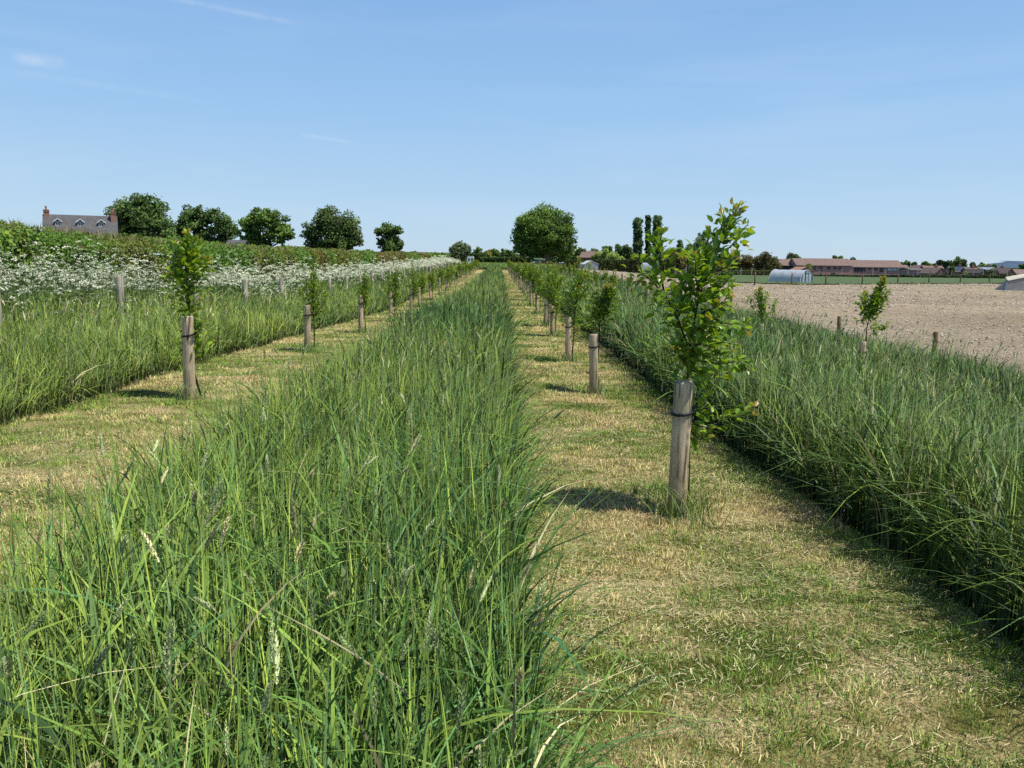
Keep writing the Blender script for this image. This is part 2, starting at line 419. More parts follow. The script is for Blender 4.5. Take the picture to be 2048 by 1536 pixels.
def tall_grass(name, fx0, fx1, y0, y1, d0, yd, h0, seed, label, wind=(.3, .0), yel=.3, hf=None, pw=1.3, straw=.03, wid=1.0, near_seg=5, bag=None, hmax=None, flopk=1.0, tone=(1, 1, 1)):
    dens = lambda y: d0*np.minimum(1, (yd/np.maximum(y, .1))**pw)
    B = Bag() if bag is None else bag
    for (a, b, seg) in ((y0, 6, near_seg), (6, 18, 4), (18, y1, 3)):
        a = max(a, y0)
        if b <= a: continue
        X, Y, r = sample_region(fx0, fx1, a, b, dens, seed+seg)
        n = len(X)
        u = (X-fx0(Y))/(fx1(Y)-fx0(Y))
        edge = np.minimum(u, 1-u)
        clump = fnoise(X, Y, 2.2, seed)*.5+fnoise(X, Y, .7, seed+1)*.5
        hh = h0*(.86+.14*clump)*r.uniform(.5, 1.12, n)
        if hf is not None: hh = hh*hf(X, Y)
        dist = np.maximum(1, Y/yd)
        w = wid*r.uniform(.006, .0125, n)*dist**.78*np.where(r.random(n) < .22, 1.65, 1)
        # edges flop outwards
        out = np.where(u < .5, np.pi, 0.0)
        fl = np.clip(1-edge*(fx1(Y)-fx0(Y))/.28, 0, 1)*flopk
        az = r.uniform(0, 2*np.pi, n)
        vx = np.cos(az)*1.2+wind[0]*1.1+np.cos(out)*fl*.9; vy = np.sin(az)*1.2+wind[1]*1.1
        vx = vx + .5*fnoise(X, Y, 1.5, seed+4); vy = vy + .5*fnoise(X, Y, 1.5, seed+5)
        az = np.arctan2(vy, vx)
        lean = np.clip(np.abs(r.normal(.22, .24, n))+.15*fl*r.random(n), .01, 1.0)
        flop = r.random(n) < .3
        lean = np.where(flop, lean+r.uniform(.15, .5, n), lean)
        droop = np.clip(r.normal(.14, .12, n), 0, .5)*np.clip(lean*2.2, 0, 1.3)+flop*r.uniform(.1, .42, n)
        col = grass_cols(X, Y, r, yel, straw, seed)
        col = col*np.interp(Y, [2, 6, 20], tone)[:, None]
        stem = r.random(n) < .25
        w = np.where(stem, w*.45, w); lean = np.where(stem, lean*.45, lean); droop = np.where(stem, droop*.3, droop)
        col = np.where(stem[:, None], col*np.array([1.15, 1.05, .9]), col)
        up = (r.random(n) < .62) & ~stem                      # leaves that leave the stem part of the way up
        z0 = np.where(up, hh*r.uniform(.1, .55, n), 0); hh = np.where(up, hh*r.uniform(.35, .6, n), hh)
        lean = np.where(up, lean*1.8+.25, lean); droop = np.where(up, droop+r.uniform(0, .35, n), droop)
        hw_ = .55 if near_seg < 6 else .8
        P = np.stack([X, Y, zt(X, Y)+.01+z0], 1)
        V, F, C = ribbons(P, hh, w, az, lean, droop, r.uniform(0, np.pi, n), seg, col, (.022, .03, .010))  # blade feet coloured near black: painted shade deep in the grass
        B.add(V, F, C)
    if bag is None:
        return tag(B.build(name, M['grass']), label, 'grass', kind='stuff')

def hcent(X, Y):   # height profile of the strip near the camera
    return np.interp(Y, [0, 1.5, 4, 8, 30, 100], [.86, .92, 1.0, 1.0, .95, .9])

def seed_heads(B, X, Y, r, h, size=1.0, pale=.5, wind=.3):
    n = len(X)
    az = np.arctan2(r.normal(0, 1, n), r.normal(0, 1, n)+wind*2); lean = np.clip(np.abs(r.normal(.22, .15, n)), .02, .7); droop = np.full(n, .04)
    P = np.stack([X, Y, zt(X, Y)], 1)
    face = r.uniform(0, np.pi, n)
    stem = np.array([.10, .17, .05])*r.uniform(.8, 1.3, (n, 1))
    V, F, C = ribbons(P, h, np.full(n, .0028)*np.maximum(1, Y/5)**.7, az, lean, droop, face, 4, stem, None, 'stem')
    B.add(V, F, C)
    # the head: small overlapping cards round the upper stem
    K = 52
    L = size*r.uniform(.05, .12, n)
    kk = np.arange(K)/K
    tip = np.stack([P[:, 0]+np.cos(az)*lean*h, P[:, 1]+np.sin(az)*lean*h, P[:, 2]+h*(1-droop)], 1)
    d = np.stack([np.cos(az)*lean*1.9, np.sin(az)*lean*1.9, np.full(n, .88)], 1); d /= np.linalg.norm(d, axis=1, keepdims=True)
    ph = (np.arange(K)*2.4)[None, :]+r.uniform(0, 6, (n, 1))
    rad = size*.0048*np.sin(np.pi*np.clip(kk*.9+.1, 0, 1))**.7*r.uniform(.7, 1.3, (n, 1))*(.75+.5*((np.arange(K)*7) % 5 > 1))[None]*np.maximum(1, Y/8)[:, None]**.45
    a = np.cross(d, [0, 0, 1.]); a /= np.linalg.norm(a, axis=1, keepdims=True)+1e-6; b = np.cross(d, a)
    rd = a[:, None, :]*np.cos(ph)[..., None] + b[:, None, :]*np.sin(ph)[..., None]
    c0 = tip[:, None, :] + d[:, None, :]*(kk[None, :]*L[:, None])[..., None] + rd*rad[..., None]*.5
    s = rad[..., None]*.7+.0009
    td = np.cross(rd, d[:, None, :])
    q = np.stack([c0-td*s*.6-d[:, None, :]*s, c0+td*s*.6-d[:, None, :]*s, c0+td*s*.25+rd*s+d[:, None, :]*s*1.5, c0-td*s*.25+rd*s+d[:, None, :]*s*1.5], 2)
    pal_ = np.clip(pale+r.normal(0, .35, (n, 1)), 0, 1.2); pc = np.array([.52, .58, .27])*pal_ + np.array([.22, .31, .12])*(1-pal_)
    cc = (pc*r.uniform(.55, 1.35, (n, 1))*np.where(r.random((n, 1)) < .25, np.array([[1.1, .9, .95]]), 1))
    cc = cc[:, None, None, :]*r.uniform(.5, 1.6, (n, K, 1, 1))*np.ones((1, 1, 4, 1))
    B.add(q.reshape(-1, 3), np.arange(n*K*4).reshape(-1, 4), cc.reshape(-1, 3))

# middle strip
B = Bag()
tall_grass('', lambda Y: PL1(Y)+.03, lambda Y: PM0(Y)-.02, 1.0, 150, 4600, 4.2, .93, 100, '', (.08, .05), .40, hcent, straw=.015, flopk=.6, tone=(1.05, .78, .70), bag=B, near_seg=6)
X, Y, r = sample_region(lambda Y: PL1(Y)+.05, lambda Y: PM0(Y)-.05, .9, 40, lambda y: 24*np.minimum(1, (4/y)**1.1), 777)
seed_heads(B, X, Y, r, r.uniform(.62, .93, len(X))*hcent(X, Y), 1.0, .45)
tag(B.build('tall_grass', M['grass']), 'tall uncut grass with seed heads between the left and middle mown paths', 'grass', kind='stuff')
# right strip
B = Bag()
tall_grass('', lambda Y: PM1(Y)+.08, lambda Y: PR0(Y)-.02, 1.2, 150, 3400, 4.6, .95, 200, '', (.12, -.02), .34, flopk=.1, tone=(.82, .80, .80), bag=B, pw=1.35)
X, Y, r = sample_region(lambda Y: PM1(Y)+.1, lambda Y: PR0(Y)-.05, 2, 40, lambda y: 26*np.minimum(1, (5/y)**1.1), 778)
seed_heads(B, X, Y, r, r.uniform(.72, 1.0, len(X)), 1.0, .55, -.2)
tag(B.build('tall_grass', M['grass']), 'tall dark uncut grass right of the middle mown path', 'grass', kind='stuff')
B = Bag()
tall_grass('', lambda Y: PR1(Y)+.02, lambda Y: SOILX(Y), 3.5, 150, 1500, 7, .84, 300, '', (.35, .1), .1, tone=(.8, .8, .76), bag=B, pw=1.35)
X, Y, r = sample_region(lambda Y: PR1(Y)+.1, lambda Y: SOILX(Y), 5, 40, lambda y: 9*np.minimum(1, (8/y)**1.1), 779)
seed_heads(B, X, Y, r, r.uniform(.7, .95, len(X)), 1.2, .3, .5)
tag(B.build('tall_grass', M['grass']), 'tall uncut grass along the edge of the ploughed field', 'grass', kind='stuff')
# left verge
B = Bag()
tall_grass('', lambda Y: -9.4+0*Y, lambda Y: PL0(Y)+.02, 4.5, 150, 1500, 8, .76, 400, '', (.2, .0), .66, tone=(.9, .88, .84), hf=lambda X, Y: np.interp(X, [-9, -6.2, -5.4, -4.1], [1.35, 1.35, 1.1, .8]), bag=B, pw=1.4)
X, Y, r = sample_region(lambda Y: -7+0*Y, lambda Y: PL0(Y)-.1, 6, 40, lambda y: 14*np.minimum(1, (9/y)**1.1), 780)
seed_heads(B, X, Y, r, r.uniform(.55, .9, len(X)), 1.2, .8, .2)
tag(B.build('verge_grass', M['grass']), 'bright long verge grass between the left mown path and the wire fence', 'grass', kind='stuff')
# the far end of the field, uncut
B = Bag()
tall_grass('', lambda Y: -9+0*Y, lambda Y: 9+0*Y, 112, 190, 60, 100, .8, 450, '', (.2, 0), .45, bag=B, wid=.9*12, near_seg=3)
tag(B.build('field_grass', M['grass']), 'long grass across the far end of the tree rows', 'grass', kind='stuff')

# mown paths: stubble, cut straw and tufts
def mown(fx0, fx1, y0, y1, d0, yd, seed, label):
    B = Bag()
    dens = lambda y: d0*np.minimum(1, (yd/np.maximum(y, .1))**1.55)
    X, Y, r = sample_region(fx0, fx1, y0, y1, dens, seed)
    n = len(X)
    st = .30+.85*fnoise(X, Y*1.6, 1.9, seed+31)+.35*fnoise(X, Y, 4.2, seed+1)+r.normal(0, .25, n)
    a = np.clip(st, 0, 1)[:, None]
    g = np.array([.15, .28, .035])*(1-r.random((n, 1))*.5); s_ = np.array([.85, .68, .32])*r.uniform(.6, 1.15, (n, 1))
    col = g*(1-a)+s_*a
    hh = r.uniform(.008, .03, n)*(1+.8*np.clip(fnoise(X, Y, 3, seed+2), 0, 1))
    w = r.uniform(.002, .0036, n)*np.maximum(1, Y/yd)**.85
    hh = hh*np.maximum(1, Y/yd)**.25
    P = np.stack([X, Y, zt(X, Y)+.015+swath(X, Y)], 1)
    V, F, C = ribbons(P, hh, w, r.uniform(0, 6.28, n), np.abs(r.normal(.5, .4, n)), np.full(n, .1), r.uniform(0, np.pi, n), 2, col)
    B.add(V, F, C)
    # cut stalks lying flat
    dens2 = lambda y: d0*.5*np.minimum(1, (yd/np.maximum(y, .1))**1.5)
    X, Y, r = sample_region(fx0, fx1, y0, y1, dens2, seed+9)
    keep = r.random(len(X)) < np.clip(.4+.9*fnoise(X, Y*1.5, 1.7, seed+3), .05, 1); X = X[keep]; Y = Y[keep]; n = len(X)
    L = r.uniform(.010, .042, n)*np.where(r.random(n) < .07, 2.6, 1); az = r.normal(0, .8, n)+1.2*fnoise(X, Y, 1.6, seed+5)+np.pi*(r.random(n) < .5)
    w = r.uniform(.0015, .0035, n)*np.maximum(1, Y/yd)**.85
    z = zt(X, Y)+.022+swath(X, Y)+r.uniform(0, .014, n)
    dx = np.cos(az)*L/2; dy = np.sin(az)*L/2; nx = -np.sin(az)*w/2; ny = np.cos(az)*w/2; tz = r.normal(0, .005, n)
    q = np.stack([np.stack([X-dx-nx, Y-dy-ny, z-tz], 1), np.stack([X-dx+nx, Y-dy+ny, z-tz], 1), np.stack([X+nx, Y+ny, z+.001], 1), np.stack([X-nx, Y-ny, z+.001], 1),
                  np.stack([X+dx+nx, Y+dy+ny, z+tz], 1), np.stack([X+dx-nx, Y+dy-ny, z+tz], 1)], 1)
    i = (np.arange(n)*6)[:, None]
    F = np.concatenate([i+np.array([[0, 1, 2, 3]]), i+np.array([[3, 2, 4, 5]])])
    c = np.array([.95, .83, .48])*r.uniform(.45, 1.05, (n, 1)); gm = (r.random(n) < .42-.3*fnoise(X, Y*1.6, 1.9, seed+31))[:, None]; c = np.where(gm, np.array([.20, .30, .08])*r.uniform(.6, 1.2, (n, 1)), c)
    B.add(q.reshape(-1, 3), F, np.repeat(c, 6, 0))
    # stubble clumps: straw coloured feet, green or straw tips, with gaps between
    X0, Y0, r = sample_region(fx0, fx1, y0, min(y1, 60), lambda y: d0/70*np.minimum(1, (yd/np.maximum(y, .1))**1.6), seed+20)
    m = len(X0); sc = np.maximum(1, Y0/yd)
    cnt = r.integers(16, 46, m); kind = -.02+fnoise(X0, Y0*1.6, 1.9, seed+31)*1.15+r.normal(0, .45, m)
    kind = kind - .8*np.clip((X0-fx0(Y0))/(fx1(Y0)-fx0(Y0))-.55, 0, 1)
    rad0 = r.uniform(.012, .05, m)*sc**.6; hc = r.uniform(.022, .062, m)*sc**.2
    ix = np.repeat(np.arange(m), cnt); n = len(ix)
    dx = r.normal(0, 1, n); dy = r.normal(0, 1, n)
    X = X0[ix]+dx*rad0[ix]; Y = Y0[ix]+dy*rad0[ix]
    P = np.stack([X, Y, zt(X, Y)+.012+swath(X, Y)], 1)
    kd = kind[ix]+r.normal(0, .25, n)
    gcol = np.array([.11, .26, .03])+np.array([.36, .34, .06])*r.random((n, 1))**1.5
    scol = np.array([.95, .80, .36])*r.uniform(.6, 1.15, (n, 1)); ocol = np.array([.62, .42, .20])*r.uniform(.6, 1.1, (n, 1))
    col = np.where((kd < .12)[:, None], gcol, np.where((kd < .95)[:, None], scol, ocol))
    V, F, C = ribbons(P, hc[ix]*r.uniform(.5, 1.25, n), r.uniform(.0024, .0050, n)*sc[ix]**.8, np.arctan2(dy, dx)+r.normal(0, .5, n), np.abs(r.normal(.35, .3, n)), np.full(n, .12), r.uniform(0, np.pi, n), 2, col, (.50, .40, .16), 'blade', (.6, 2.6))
    B.add(V, F, C)
    return tag(B.build('mown_grass', M['grass']), label, 'grass', kind='stuff')
mown(lambda Y: PM0(Y)-.12, lambda Y: PM1(Y)+.1, 1.6, 90, 9000, 4.2, 500, 'yellowed mown grass and cut straw on the middle path')
mown(lambda Y: PL0(Y)-.1, lambda Y: PL1(Y)+.12, 3.0, 90, 6500, 5.0, 540, 'yellowed mown grass and cut straw on the left path')
mown(PR0, PR1, 8, 70, 1500, 10, 580, 'mown grass on the narrow right path')

# ------------------------------------------------------------------ leaves for the young trees
def leaf_cards(P, D, U, L, W, col, fold=.25, curl=.25):
    """leaf blades: P base, D direction, U up side; 8-point outline folded on the midrib"""
    n = len(P); S = np.cross(D, U); S /= np.linalg.norm(S, axis=1, keepdims=True)+1e-9; U2 = np.cross(S, D)
    def pt(t, s, z): return P + D*(L*t)[:, None] + S*(W*s)[:, None] + U2*((z-curl*t*t)*L)[:, None]
    f = fold*.35
    q = np.stack([pt(0, 0, 0), pt(.22, -.36, f), pt(.6, -.45, f), pt(1, 0, 0), pt(.6, .45, f), pt(.22, .36, f), pt(.3, 0, 0), pt(.65, 0, 0)], 1)
    i = (np.arange(n)*8)[:, None]
    F4 = np.concatenate([i+np.array([[1, 6, 7, 2]]), i+np.array([[6, 5, 4, 7]])])
    F3 = np.concatenate([i+np.array([[0, 6, 1]]), i+np.array([[0, 5, 6]]), i+np.array([[2, 7, 3]]), i+np.array([[7, 4, 3]])])
    return q.reshape(-1, 3), F4, F3, np.repeat(col, 8, 0)
def interp_poly(pts, t):
    pts = np.asarray(pts, float); k = len(pts)-1
    x = np.clip(t*k, 0, k-1e-6); i = x.astype(int); f = (x-i)[:, None]
    return pts[i]*(1-f)+pts[i+1]*f, (pts[i+1]-pts[i])
def leafy(branches, seed, L0=.06, dens=90, spread=.06, young=.12, dark=1.0, t0=.0, Wr=.6):
    """branches: list of (points, leaves_factor). returns Bag of leaves"""
    r = np.random.default_rng(seed); B = Bag()
    for pts, fac, t_start in branches:
        pts = np.asarray([tuple(p) for p in pts], float)
        ln = np.linalg.norm(np.diff(pts, axis=0), axis=1).sum()
        n = max(4, int(dens*fac*ln))
        t = np.clip(t_start+(1-t_start)*r.random(n)**.85, 0, 1)
        c, d = interp_poly(pts, t); d /= np.linalg.norm(d, axis=1, keepdims=True)+1e-9
        ra = r.normal(0, 1, (n, 3)); ra -= d*np.sum(ra*d, 1, keepdims=True); ra /= np.linalg.norm(ra, axis=1, keepdims=True)+1e-9
        off = spread*np.minimum(1.35, np.abs(r.normal(.45, .45, n)))*(1.15-.85*t)
        P = c+ra*off[:, None]+d*r.normal(0, .01, (n, 1))
        D = ra*.8+d*(.45+.5*t)[:, None]+r.normal(0, .3, (n, 3)); D[:, 2] += .05; D /= np.linalg.norm(D, axis=1, keepdims=True)
        U = np.array([0, 0, 1.])+r.normal(0, .45, (n, 3))
        sz = L0*r.uniform(.6, 1.2, n)*(1-.45*t**3)
        a = r.random((n, 1))
        col = (np.array([.035, .085, .012])*(1-a)+np.array([.19, .30, .03])*a)*dark
        yl = np.clip((t-(1-young))/young, 0, 1)[:, None]*(r.random((n, 1)) < .8)
        yc = np.where(r.random((n, 1)) < .35, np.array([.42, .24, .08]), np.array([.34, .33, .06]))
        col = col*(1-yl)+yc*yl
        col = np.where(r.random((n, 1)) < .03, np.array([.3, .28, .06]), col)
        V, F4, F3, C = leaf_cards(P, D, U, sz, sz*Wr, col, .3, .18)
        m = B.n; B.V.append(V); B.C.append(C); B.F.append(F4+m); B.F.append(F3+m); B.n += len(V)
    return B
def tree_thing(base, branches, seed, name='fruit_tree', rad=.012, **kw):
    """base: world base point; branches in world coordinates [(pts, leaf factor, start)]"""
    o = empty(name, base)
    b0 = Vector(base)
    mb = MB()
    for i, (pts, fac, ts) in enumerate(branches):
        q = [Vector(p)-b0 for p in pts]; n = len(q)
        r0 = rad if i == 0 else rad*.55
        mb.tube(q, [r0*(1-.75*k/(n-1)) for k in range(n)], 6)
    mb.build('trunk', M['twig'], o, True)
    lv = leafy([([Vector(p)-b0 for p in pts], f, ts) for pts, f, ts in branches], seed, **kw)
    lv.build('foliage', M['leaf'], o)
    return o
def gen_tree(seed, H, base, lean=(0, 0), nb=7, wide=.28, z0=.7):
    r = random.Random(seed); b = Vector(base); br = []
    tr = []
    n = 7
    for i in range(n+1):
        t = i/n
        tr.append(b+Vector((lean[0]*t*t+r.uniform(-.02, .02)*(t > 0), lean[1]*t*t+r.uniform(-.02, .02)*(t > 0), H*t)))
    br.append((tr, 1.0, min(.9, z0/H*.9)))
    for k in range(nb):
        t = (z0 + (H-z0)*r.uniform(0, .6))/H
        i = int(t*n); p = tr[i].lerp(tr[min(n, i+1)], t*n-i)
        a = r.uniform(0, 6.28); l = r.uniform(.32, .66)*(1.1-.5*t)*H/1.6
        d = Vector((math.cos(a)*wide*2.2, math.sin(a)*wide*2.2, 1)).normalized()
        q = [p]; 
        for j in range(3):
            d = (d+Vector((r.uniform(-.15, .15), r.uniform(-.15, .15), .22))).normalized(); q.append(q[-1]+d*l/3)
        br.append((q, .9, .12))
    for k in range(2):   # low twigs
        p = b+Vector((0, 0, r.uniform(.35, .65))); a = r.uniform(0, 6.28)
        q = [p]; d = Vector((math.cos(a), math.sin(a), .5)).normalized()
        for j in range(3): q.append(q[-1]+d*.09)
        br.append((q, .5, .2))
    return br

# ------------------------------------------------------------------ stakes
def stake(base, h, r_, seed, lean=(0, 0), tie_z=.72, tie_dir=(0.6, .4), top_cut=0.0, mat='stake', tie=True):
    r = random.Random(seed); k = 18
    V = []; F = []; zs = [-.3, 0.0]+[h*j/9 for j in range(1, 9)]+[h-.012, h]
    ph = [r.uniform(0, 6.28) for _ in range(3)]
    for i, z in enumerate(zs):
        rr = r_*(1.03-.05*z/h); 
        if i == len(zs)-1: rr *= .90
        for j in range(k):
            a = 2*math.pi*j/k
            w = 1+.035*math.sin(2*a+ph[0]+z)+.02*math.sin(5*a+ph[1]+z*3)+r.uniform(-.008, .008)
            t = max(z, 0)/h
            V.append((rr*w*math.cos(a)+lean[0]*t, rr*w*math.sin(a)+lean[1]*t, z+(top_cut*math.cos(a) if i >= len(zs)-2 else 0)))
    n = len(zs)
    for i in range(n-1):
        for j in range(k): F.append((i*k+j, i*k+(j+1) % k, (i+1)*k+(j+1) % k, (i+1)*k+j))
    F.append(tuple((n-1)*k+j for j in range(k)))
    me = bpy.data.meshes.new('wooden_stake'); me.from_pydata(V, [], F); me.update(); me.materials.append(M[mat])
    me.polygons.foreach_set('use_smooth', [len(p.vertices) == 4 for p in me.polygons])
    o = bpy.data.objects.new('wooden_stake', me); COL.objects.link(o); o.location = base
    if tie:
        mb = MB(); z = h*tie_z; t = z/h
        cx, cy = lean[0]*t, lean[1]*t
        q = []
        for j in range(25):
            a = 2*math.pi*j/24
            rr = r_*1.06
            q.append((cx+rr*math.cos(a), cy+rr*math.sin(a), z+.012*math.cos(a-math.atan2(tie_dir[1], tie_dir[0]))+.002*math.sin(9*a)))
        mb.tube(q, .011 if r_ > .06 else .009, 6)
        td = Vector((tie_dir[0], tie_dir[1], 0)).normalized()
        p0 = Vector((cx, cy, z+.012))+td*r_
        mb.tube([p0, p0+td*.03+Vector((0, 0, .006)), p0+td*.06+Vector((.004, .004, .012))], [.010, .009, .008], 6)
        mb.build('rubber_tie', M['tie'], o, True)
    return o
GRP_ST = 'stakes of the {} tree row'
TUFT = Bag()
def tuft(x, y, n, rad, hmax, seed):
    r = np.random.default_rng(seed)
    X = x+r.normal(0, rad, n); Y = y+r.normal(0, rad, n)
    P = np.stack([X, Y, zt(X, Y)+.005], 1); s = max(1, y/6)
    V, F, C = ribbons(P, r.uniform(.3, 1, n)*hmax, r.uniform(.003, .006, n)*s**.7, r.uniform(0, 6.28, n), np.abs(r.normal(.35, .3, n)), np.full(n, .12), r.uniform(0, np.pi, n), 4, grass_cols(X, Y, r, .3, .05, 3))
    TUFT.add(V, F, C)

# --- middle row
yb = ground(1355, 1012)
MIDROW = [(1353, 1038, 1368, 762, .060), (1188, 790, 1187, 668, .052), (1136, 727, 1137, 634, .047), (1105, 675, 1103, 612, .048), (1090, 655, 1093, 598, .05), (1074, 630, 1073, 588, .045)]
mid_pts = []
for (bx, by, tx, ty, rr) in MIDROW:
    g = ground(bx, by); t = at(tx, ty, g.y); h = t.z-g.z
    mid_pts.append((g.x, g.y, h, rr, t.x-g.x))
while mid_pts[-1][1] < 108:
    y = mid_pts[-1][1]+3.85; r = random.Random(int(y*100))
    mid_pts.append((1.12+r.uniform(-.06, .06), y, r.uniform(.78, .9), .048, r.uniform(-.02, .02)))
LEFTROW = [(380, 802, 375, 632, .054), (615, 706, 615, 610, .052), (722, 669, 721, 591, .05), (782, 646, 781, 583, .05), (822, 631, 822, 579, .05)]
left_pts = []
for (bx, by, tx, ty, rr) in LEFTROW:
    g = ground(bx, by); t = at(tx, ty, g.y)
    left_pts.append((g.x, g.y, t.z-g.z, rr, t.x-g.x))
while left_pts[-1][1] < 104:
    y = left_pts[-1][1]+4.9; r = random.Random(int(y*77))
    left_pts.append((-3.1+r.uniform(-.05, .05), y, r.uniform(.78, .92), .05, r.uniform(-.02, .02)))
right_pts = []
for k in range(20):
    y = 12+4.2*k; r = random.Random(900+k)
    x = 5.5+r.uniform(-.08, .08) if k else 5.62
    hh_ = r.uniform(.82, .9)
    if k < 2:
        t_ = at((1727, 1523)[k], (683, 648)[k], y); x = t_.x; hh_ = t_.z-gz(x, y)
    right_pts.append((x, y, hh_, .05 if k else .056, r.uniform(-.02, .02)))
print('mid', [tuple(round(v, 2) for v in p) for p in mid_pts[:6]]); print('left', [tuple(round(v, 2) for v in p) for p in left_pts[:6]])

def row(pts, side, specials):
    proto_trees = {}
    for i, (x, y, h, rr, lx) in enumerate(pts):
        r = random.Random(hash((side, i)) % 1 + i*31 + len(side))
        g = gz(x, y)
        s = stake((x, y, g), h, rr, i*7+len(side), (lx, 0), tie_z=.8 if i else .78, tie_dir=(.8, .5), top_cut=.004)
        if i == 0: lab = f'thick weathered wooden stake with black tie, nearest stake of the {side} tree row'
        else: lab = f'round wooden stake with black rubber tie, {ORD[i]} from the camera in the {side} row'
        tag(s, lab, 'stake', GRP_ST.format(side))
        if y < 45: tuft(x+.02, y-.03, 110 if y > 7 else 260, .09 if y > 7 else .12, .24 if y > 7 else .34, i*3+len(side))
        b = (x+rr+.03, y+.09, g)
        if i in specials:
            t = specials[i](b)
        else:
            H = r.uniform(1.42, 1.75) if side != 'right' else r.uniform(1.3, 1.5)
            if y < 34:
                t = tree_thing(b, gen_tree(i*13+len(side)*5, H, b, (r.uniform(-.08, .1), 0), 10 if side == 'middle' else 9, .42 if side == 'middle' else .36, .5), i*5+len(side),
                               L0=.068*max(1, y/26), dens=205, spread=.11, young=.08, dark=1.45, Wr=.42 if i % 3 else .55)
            else:
                v = i % 4
                if v not in proto_trees:
                    proto_trees[v] = tree_thing(b, gen_tree(i*17, H, b, (r.uniform(-.08, .1), 0), 8, .42, .5), i*5, L0=.10, dens=130, spread=.12, dark=1.4, Wr=.5)
                    t = proto_trees[v]
                else:
                    t = copy_tree(proto_trees[v]); t.location = b; t.rotation_euler = (0, 0, r.uniform(0, 6.28)); t.scale = [r.uniform(.85, 1.1)]*3
        if i == 0 and side == 'middle': lab = 'large leafy young fruit tree with orange shoot tips beside the nearest middle stake'
        elif i == 0 and side == 'left': lab = 'dense young fruit tree with yellow shoots beside the nearest left row stake'
        elif i == 0: lab = 'slanting young fruit tree above the stake nearest the camera in right row'
        else: lab = f'slim young fruit tree on the {ORD[i]} stake from the camera, {side} row'
        tag(t, lab, 'tree', f'young fruit trees of the {side} row')

def pxpoly(pts, Y, dy=0.0, seed=0):
    r = random.Random(seed); out = []
    for k, (a, b) in enumerate(pts): out.append(at(a, b, Y+dy*k/(len(pts)-1)+r.uniform(-.012, .012)))
    return out
def tree_a(b):
    Y = b[1]; base = Vector(b)
    tr = [base, at(1377, 900, Y), at(1374, 800, Y), at(1376, 740, Y), at(1379, 690, Y)]
    S = [(tr, .5, .75)]
    def br(p, dy, f=1.0, ts=0.0, s=0): S.append((pxpoly(p, Y, dy, s+len(S)), f, ts))
    br([(1379, 690), (1388, 645), (1397, 600), (1407, 565), (1422, 525), (1438, 490), (1450, 462), (1462, 440), (1480, 410)], .05, 1.5)
    br([(1379, 700), (1362, 655), (1347, 620), (1332, 592), (1312, 570), (1296, 555), (1282, 548)], -.18, 1.15, .05)
    br([(1328, 588), (1324, 560), (1320, 530), (1321, 500), (1322, 478), (1324, 466)], -.15, 1.35)
    br([(1296, 556), (1283, 545), (1279, 528), (1277, 514)], -.2, .35, .1)
    br([(1424, 525), (1446, 508), (1464, 490), (1478, 472), (1497, 446)], .1, .9, .1)
    br([(1438, 490), (1446, 470), (1450, 445), (1443, 425)], -.05, .6, .2)
    br([(1407, 565), (1430, 545), (1452, 535), (1472, 512)], -.15, 1.2)
    br([(1397, 600), (1425, 588), (1448, 570), (1462, 558)], .2, 1.2)
    br([(1388, 640), (1412, 622), (1436, 612), (1462, 590)], -.2, 1.3)
    br([(1384, 665), (1410, 650), (1440, 645), (1470, 650), (1500, 662)], -.1, 1.25)
    br([(1379, 700), (1405, 685), (1432, 680), (1470, 690)], .2, 1.2)
    br([(1377, 725), (1400, 722), (1440, 728), (1478, 722), (1500, 738)], -.15, 1.15)
    br([(1377, 740), (1398, 745), (1420, 750), (1445, 748)], .1, 1.0)
    br([(1376, 735), (1362, 715), (1350, 705), (1346, 690)], -.12, 1.0)
    br([(1374, 830), (1392, 850), (1415, 855), (1445, 842), (1475, 828), (1510, 815)], .0, .95)
    br([(1374, 850), (1390, 872), (1400, 880), (1420, 865)], -.1, .8)
    br([(1360, 650), (1352, 625), (1356, 600), (1362, 580)], .1, 1.1)
    br([(1400, 590), (1392, 560), (1390, 530), (1400, 505)], -.12, 1.3)
    br([(1392, 620), (1375, 600), (1372, 570), (1385, 545)], .15, 1.1)
    br([(1380, 690), (1400, 690), (1420, 660), (1425, 640)], -.25, 1.2)
    br([(1372, 670), (1362, 680), (1352, 690), (1344, 680)], .1, .9)
    br([(1376, 760), (1390, 765), (1402, 790), (1400, 815)], .1, .8)
    br([(1410, 560), (1402, 520), (1412, 490), (1424, 465)], .12, 1.3)
    return tree_thing(b, S, 42, rad=.013, L0=.076, dens=150, spread=.105, young=.10, dark=1.6, Wr=.62)
def tree_l(b):
    Y = b[1]; S = [([Vector(b), at(387, 740, Y), at(384, 660, Y), at(377, 620, Y)], .6, .5)]
    def br(p, dy, f=1.0, ts=0.0): S.append((pxpoly(p, Y, dy, len(S)), f, ts))
    br([(379, 625), (375, 580), (374, 540), (376, 510), (378, 490), (375, 464)], 0, 1.8)
    br([(375, 590), (360, 570), (350, 555), (342, 545)], -.1, 1.3)
    br([(375, 560), (392, 540), (405, 530), (416, 518)], -.1, 1.5)
    br([(375, 540), (360, 520), (355, 500), (352, 485)], .1, 1.4)
    br([(376, 530), (388, 510), (393, 495), (396, 480)], .1, 1.3)
    br([(376, 600), (388, 590), (390, 575)], .1, 1.1)
    br([(376, 605), (366, 600), (360, 588)], -.1, 1.0)
    br([(384, 690), (396, 672), (402, 655), (405, 640)], 0, .9)
    br([(385, 715), (394, 700), (399, 690), (408, 668)], .1, .9)
    br([(385, 710), (372, 702), (364, 690)], .1, .6)
    return tree_thing(b, S, 43, rad=.012, L0=.08, dens=215, spread=.135, young=.14, dark=1.6, Wr=.6)
